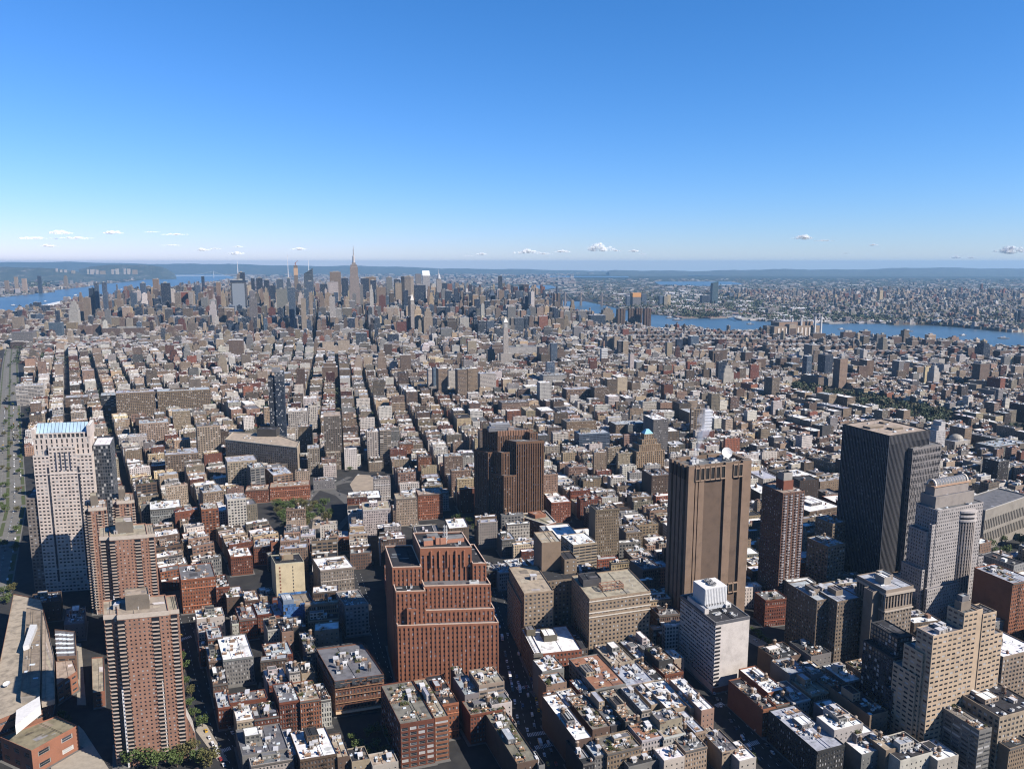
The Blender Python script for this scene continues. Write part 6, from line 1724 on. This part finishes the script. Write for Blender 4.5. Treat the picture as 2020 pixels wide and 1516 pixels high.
traffic(ROADS[0][0], 11, 'right of the stepped brick tower,', 'a', 6.5, .8, (-9,9)); traffic(ROADS[0][0][:4], 11, 'right of the stepped brick tower,', 'am', 9, .6, (-3,3))
traffic(ROADS[1][0], 10, 'right of the balcony towers,', 'b', 7.5, .6, (-8,8)); traffic(ROADS[3][0], 9, 'below the white slab,', 'c', 7.5, .6, (-7,7))
traffic(ROADS[4][0], 24, 'on the riverside highway,', 'd', 14, .5, (-18,-9,9,18), 1900); traffic(ROADS[7][0], 11, 'on the traffic circle,', 'e', 16, .6, (-4,4)); traffic(ROADS[8][0], 11, 'by the brown stepped tower,', 'f', 14, .5, (-4,4)); traffic(ROADS[9][0], 7, 'behind the black-roofed block,', 'g', 9, .5, (-6,6))
# ================================================================ BRIDGES, PLANT, BOATS, SMOKE, CLOUDS
STL = (.30,.26,.24)
def bridge(name, label, A, Bp, deck, th, pylons, col, truss=False):
    a, b = Vector(A), Vector(Bp); d = (b-a).normalized(); L = (b-a).length; c = (a+b)/2; org = (c.x, c.y, -drop(c.x,c.y)); root = empty(name, org, label, 'bridge')
    z = org[2]; m = MB(M3); m.bar((*a,z+deck),(*b,z+deck), 6 if truss else 5, 2, col); m.build('deck', root, org)
    for s in pylons:
        p = a+(b-a)*s; m = MB(M3); nn = Vector((-d.y,d.x))
        for k in (-1,1): m.bar((*(p+nn*14*k),z),(*(p+nn*10*k),z+th), 7 if truss else 6, 2, col, 4)
        m.bar((*(p+nn*12),z+th-6),(*(p-nn*12),z+th-6),4,2,col); m.bar((*(p+nn*12),z+deck+8),(*(p-nn*12),z+deck+8),4,2,col); m.build('pylon', root, org)
    m = MB(M3); st = [0]+list(pylons)+[1]; n = 16
    for s0, s1 in zip(st, st[1:]):
        prev = None
        for k in range(n+1):
            t = k/n; s = s0+(s1-s0)*t; e0 = deck if s0 == 0 else th; e1 = deck if s1 == 1 else th
            hz = e0*(1-t)+e1*t-(4*t*(1-t))*(th-deck)*(.85 if s0 and s1 < 1 else .3); hz = max(hz, deck+5); p = a+(b-a)*s; q_ = (*p, z+hz)
            if prev: m.bar(prev, q_, 2.6 if truss else 1.6, 2, col)
            m.bar((*p,z+deck), q_, 1.3 if truss else .6, 2, col)
            if truss and prev: m.bar((prev[0],prev[1],z+deck), q_, 1.2, 2, col)
            prev = q_
    m.build('truss' if truss else 'cable', root, org)
bridge('steel_bridge', 'long steel truss bridge with four pointed towers across the far river', P(1052,601), P(1222,604), 42, 112, (.06,.38,.56,.8), STL, True)
bridge('suspension_bridge', 'faint grey suspension bridge spanning the far end of the wide river at left', P(285,549), P(455,548), 62, 180, (.18,.8), (.5,.52,.55))
x, y = P(1572,668); q = quadw(x-110, y, 260, 90, 18); B = Bld('power_station', q, 60, 'tan power station', 'four-chimney plant', 'tan riverside power station with four thin striped chimneys')
B.tier(q, 0, 58, (.42,.33,.25), 'g', par=0); B.tier(sub(q,.15,.9,.2,.9), 58, 76, (.4,.28,.2), 'g', par=0); B.tier(sub(q,.3,.45,-.1,.2), 0, 68, (.46,.39,.31), 'g', par=0)
mb = MB(M3)
for k in range(10): mb.prism(sub(q, .08+.085*k, .11+.085*k, -.02, 0), B.z+12, B.z+50, 2, (.62,.56,.5), 2)
B.part('pilaster', mb)
for u, vb, vt in ((1562,645,624),(1580,645,623),(1607,650,621),(1619,650,620)):
    y2 = y+60; xx = xat(u, vb, y2); zt = zat(vt, y2)+drop(xx,y2); mb = MB(M3); mb.tube(xx, y2, B.z+20, B.z+zt*.93, 6, 4.6, 10, 2, (.62,.6,.58)); mb.tube(xx, y2, B.z+zt*.93, B.z+zt, 4.8, 4.6, 10, 2, (.12,.1,.1)); B.part('chimney', mb)
B.done()
def boat(u, v, L, ang, label):
    x, y = P(u, v); z = 1.0-drop(x,y)+(math.hypot(x,y)/9000)**2*1.2; org = (x,y,z); r = empty('boat', org, label, 'boat', 'boats on the rivers'); a = radians(ang); T_ = lambda s, t: (x+s*L*cos(a)-t*L*sin(a), y+s*L*sin(a)+t*L*cos(a))
    m = MB(M3); m.prism([T_(-.5,-.12), T_(.3,-.12), T_(.5,0), T_(.3,.12), T_(-.5,.12)], z-.5, z+L*.07, 2, (.1,.1,.12), 2, (.3,.3,.3)); m.build('hull', r, org)
    m = MB(M3); m.prism([T_(-.3,-.09), T_(.15,-.09), T_(.15,.09), T_(-.3,.09)], z+L*.07, z+L*.16, 2, (.7,.7,.7), 2); m.prism([T_(-.05,-.05), T_(.1,-.05), T_(.1,.05), T_(-.05,.05)], z+L*.16, z+L*.22, 2, (.7,.7,.7), 2); m.build('cabin', r, org)
boat(27,603,52,10,'white ferry on the wide river at the left edge'); boat(1322,628,60,-5,'dark ferry nearest the far shore in the narrow river'); boat(1337,632,70,-8,'white-topped ship just right of the dark ferry')
boat(1454,627,60,-20,'low barge near the mouth of the creek'); boat(1544,638.5,55,15,'small barge beside the far bank left of the chimneys')
for k_, (u_, v_, L_, a_) in enumerate([(1480,640,45,-10),(1660,650,40,5),(1790,654,55,-8),(1900,662,38,12),(1980,668,50,-15),(150,583,60,30),(240,572,60,35),(320,562,70,40),(90,595,40,30)]):
    boat(u_, v_, L_, a_, ['small boat mid-river just left of the chimneys','small boat right of the four chimneys','long boat in the right part of the narrow river','small boat by the blue-grey pier shed','boat nearest the right edge in the narrow river','boat on the wide river beyond the twin towers','boat on the wide river left of the dark slab','farthest boat up the wide river','small boat near the white-roofed pier shed'][k_])
def pier(u0, v0, u1, v1, w_, h, label, col):
    a, b = Vector(P(u0,v0)), Vector(P(u1,v1)); d = (b-a).normalized(); n = Vector((-d.y,d.x))*w_/2; q = [tuple(a-n), tuple(b-n), tuple(b+n), tuple(a+n)]; c = ctr(q); z = -drop(*c); org = (*c, z); r = empty('pier_shed', org, label, 'pier')
    m = MB(M3); m.prism(q, z-1, z+3.2, 2, (.3,.28,.25), 2); m.build('deck', r, org); m = MB(M3); e = sub(q,.03,.97,.1,.9); m.prism(e, z+3.2, z+h, 2, col, 1, (.72,.73,.75)); m.build('shed', r, org)
pier(-40,617,28,615,60,9,'long low pier shed sticking out into the wide river at left',(.4,.4,.42)); pier(92,607,135,597,70,24,'white-roofed pier shed beyond the warehouses at left',(.7,.72,.75)); pier(1885,640,1965,632,45,14,'long blue-grey pier shed on the far shore at right',(.35,.42,.5)); pier(1842,641,1862,639,45,26,'dark blue waterfront shed on the far shore at right',(.08,.16,.26))
# smoke from the windowless tower
sm = bpy.data.materials.new('smoke'); sm.use_nodes = True; t = sm.node_tree; t.nodes.remove(t.nodes['Principled BSDF']); pv = N(t, 'ShaderNodeVolumePrincipled'); pv.inputs['Color'].default_value = (.9,.93,1,1); pv.inputs['Anisotropy'].default_value = .2
t.links.new(pv.outputs[0], t.nodes['Material Output'].inputs['Volume'])
t.links.new(math_node(t, 'MULTIPLY', ramp(t, noise(t, .09, 5), [(.40, 0), (.68, 1)]), .10), pv.inputs['Density'])
mb = MB([sm]); path = [(1364,916,1.0),(1368,908,1.8),(1374,893,3),(1379,880,4.2),(1383,866,5.5),(1388,848,7),(1391,826,8),(1394,806,7)]; Ys = P(1364,916,169)[1]; rings = []
for i, (u, v, r) in enumerate(path):
    yy = Ys+6*i; xx = xat(u, v, yy); zz = zat(v, yy); rings.append([(xx+r*cos(2*pi*k/10), yy+r*sin(2*pi*k/10), zz) for k in range(10)])
for a, b in zip(rings, rings[1:]):
    for k in range(10): mb.face([a[k], a[(k+1)%10], b[(k+1)%10], b[k]])
mb.face(rings[0][::-1]); mb.face(rings[-1])
tag(mb.build('smoke'), 'thin pale smoke plume rising from the windowless concrete tower', 'smoke', None, 'stuff')
# clouds
CLM, t, b = node_mat('cloud'); b.inputs['Subsurface Weight'].default_value = 0; b.inputs['Base Color'].default_value = (.8,.8,.8,1); b.inputs['Roughness'].default_value = 1; b.inputs['Specular IOR Level'].default_value = 0
ly = N(t, 'ShaderNodeLayerWeight'); ly.inputs[0].default_value = .35
al = ramp(t, ly.outputs['Facing'], [(.02, .36), (.7, 0)]); t.links.new(math_node(t, 'MULTIPLY', al, ramp(t, noise(t, .003, 5), [(.35, .25), (.6, 1)])), b.inputs['Alpha'])
CL = [(120,461,34,1),(95,486,26,.8),(222,460,30,.9),(70,471,60,.3),(150,470,50,.3),(345,463,40,.35),(300,458,26,.3),(400,494,24,.8),(425,491,20,.5),(466,501,28,.8),(469,487,14,.7),(590,492,26,.7),(340,484,30,.4),(950,502,20,.7),(925,505,14,.5),(1040,499,40,.9),(1073,501,30,.5),(1110,497,24,.8),(1182,493,44,1.6),(1215,495,22,.5),(1252,496,20,.8),(1268,501,14,.6),(1585,471,36,1),(1625,475,30,.3),(1723,484,16,.7),(1995,498,44,1.7),(1885,509,18,1),(1915,509,20,.5),(1670,500,14,.3)]
CL.sort(); rnd = random.Random(8)
def blob(m, c, r, sq):
    n = 9; rg = []
    for j in range(1, 6):
        a = pi*j/6; rg.append([(c[0]+r*sin(a)*cos(2*pi*k/n)*rnd.uniform(.85,1.15), c[1]+r*sin(a)*sin(2*pi*k/n)*rnd.uniform(.85,1.15), c[2]+max(-r*.25, r*cos(a)*sq*rnd.uniform(.9,1.1))) for k in range(n)])
    for a, b in zip(rg, rg[1:]):
        for k in range(n): m.face([b[k], b[(k+1)%n], a[(k+1)%n], a[k]])
    m.face(rg[0]); m.face(rg[-1][::-1])
for i, (u, v, wpx, th) in enumerate(CL):
    Yc = 38000; x, zc = xat(u, v, Yc), zat(v, Yc); W_ = 1.25*wpx/FPX*Yc; m = MB([CLM])
    for k in range(44):
        t_ = rnd.gauss(0,.24); t_ = max(-.5,min(.5,t_)); r = W_*rnd.uniform(.05,.13)*(1.1-abs(t_))*(.55+.45*th)
        blob(m, (x+t_*W_, Yc+rnd.uniform(-.2,.2)*W_, zc+rnd.uniform(-.02,.13)*W_*th*(1-abs(t_)*1.6)), r, .75 if th > .6 else .4)
    m.v = [(p[0], p[1], max(p[2], 560)) for p in m.v]
    o = m.build('cloud', None, (x, Yc, zc))
    for p in o.data.polygons: p.use_smooth = True
    tag(o, f"{'puffy white' if th > .85 else 'thin wispy' if th < .55 else 'small white'} cloud low over the horizon, {ORDN(i+1)} from the left", 'cloud', 'low clouds in a row over the horizon')
# haze
hm = bpy.data.materials.new('haze'); hm.use_nodes = True; t = hm.node_tree; t.nodes.remove(t.nodes['Principled BSDF']); pv = N(t, 'ShaderNodeVolumePrincipled')
pv.inputs['Color'].default_value = (.23,.42,.64,1); pv.inputs['Density'].default_value = HAZE; pv.inputs['Anisotropy'].default_value = 0.1; t.links.new(pv.outputs[0], t.nodes['Material Output'].inputs['Volume'])
me = bpy.data.meshes.new('haze'); X_, z0_, z1_ = 47000, -drop(45000,0)-10, 476
me.from_pydata([(x,y,z) for z in (z0_,z1_) for x,y in ((-X_,-X_),(X_,-X_),(X_,X_),(-X_,X_))], [], [(3,2,1,0),(4,5,6,7),(0,1,5,4),(1,2,6,5),(2,3,7,6),(3,0,4,7)]); me.materials.append(hm)
hz = bpy.data.objects.new('haze', me); sc.collection.objects.link(hz); tag(hz, 'thin blue haze over the whole city', 'haze', None, 'stuff')
# ================================================================ LABELS: every unlabelled building is named by its look and its place beside an anchor
ANCH = [t for t in THINGS if t['short'] and t['label']]
ANCHD = [t for t in THINGS if t['short'] and t not in ANCH]
used = {}; todo = [t for t in THINGS if not t['label']]
for t in todo:
    y = t['c'][1]; best = None
    for a in ANCH:
        ya = a['c'][1]
        if (ya < 1500) != (y < 1500) and (ya < 3000) == (y < 3000) and False: continue
        du, dv = t['u']-a['u'], (t['v']-a['v'])*1.5; pen = 1+abs(math.log(max(y,1)/max(ya,1)))*1.2
        s = math.hypot(du, dv)*pen+20
        if best is None or s < best[0]: best = (s, a)
    a = best[1]; du, dv = t['u']-a['u'], t['v']-a['v']
    if abs(du) > abs(dv)*1.0: dr = 'right of' if du > 0 else 'left of'
    else: dr = 'in front of' if dv > 0 else 'behind'
    used.setdefault((id(a), dr), []).append((math.hypot(du, dv), t, a, dr))
for k, L_ in used.items():
    L_.sort(key=lambda r: r[0]); cnt = {}
    for dist, t, a, dr in L_:
        n = cnt[t['desc']] = cnt.get(t['desc'], 0)+1; tot = sum(1 for r in L_ if r[1]['desc'] == t['desc'])
        o = '' if tot == 1 else ORDN(n)+' '
        if dr in ('in front of','behind'): lab = f"{t['desc']}, {o}{'below' if dr == 'in front of' else 'above'} the {a['short']}" if False else f"{t['desc']}, {o}{dr} the {a['short']}"
        else: lab = f"{t['desc']}, {o}{dr} the {a['short']}"
        t['label'] = lab; t['o']['label'] = lab
        if 'category' not in t['o']: t['o']['category'] = 'building'
for t in THINGS:
    if 'category' not in t['o']: t['o']['category'] = 'building'
    if t['label']: t['o']['label'] = t['label']
    if 'group' not in t['o'] and t in todo: t['o']['group'] = 'towers of the skyline' if t['c'][1] > 1500 else 'buildings along the near streets'
print('objects', len(sc.objects), 'things', len(THINGS), 'individual fill', NIND, 'lots', len(LOTS))
labs = {}
for o in sc.objects:
    if o.parent is None and 'label' in o: labs.setdefault(o['label'], []).append(o.name)
print('dup labels', [(k, len(v)) for k, v in labs.items() if len(v) > 1][:10], 'long', [k for k in labs if len(k.split()) > 16][:5])
print([k for k in labs if len(k.split())>16][:6])
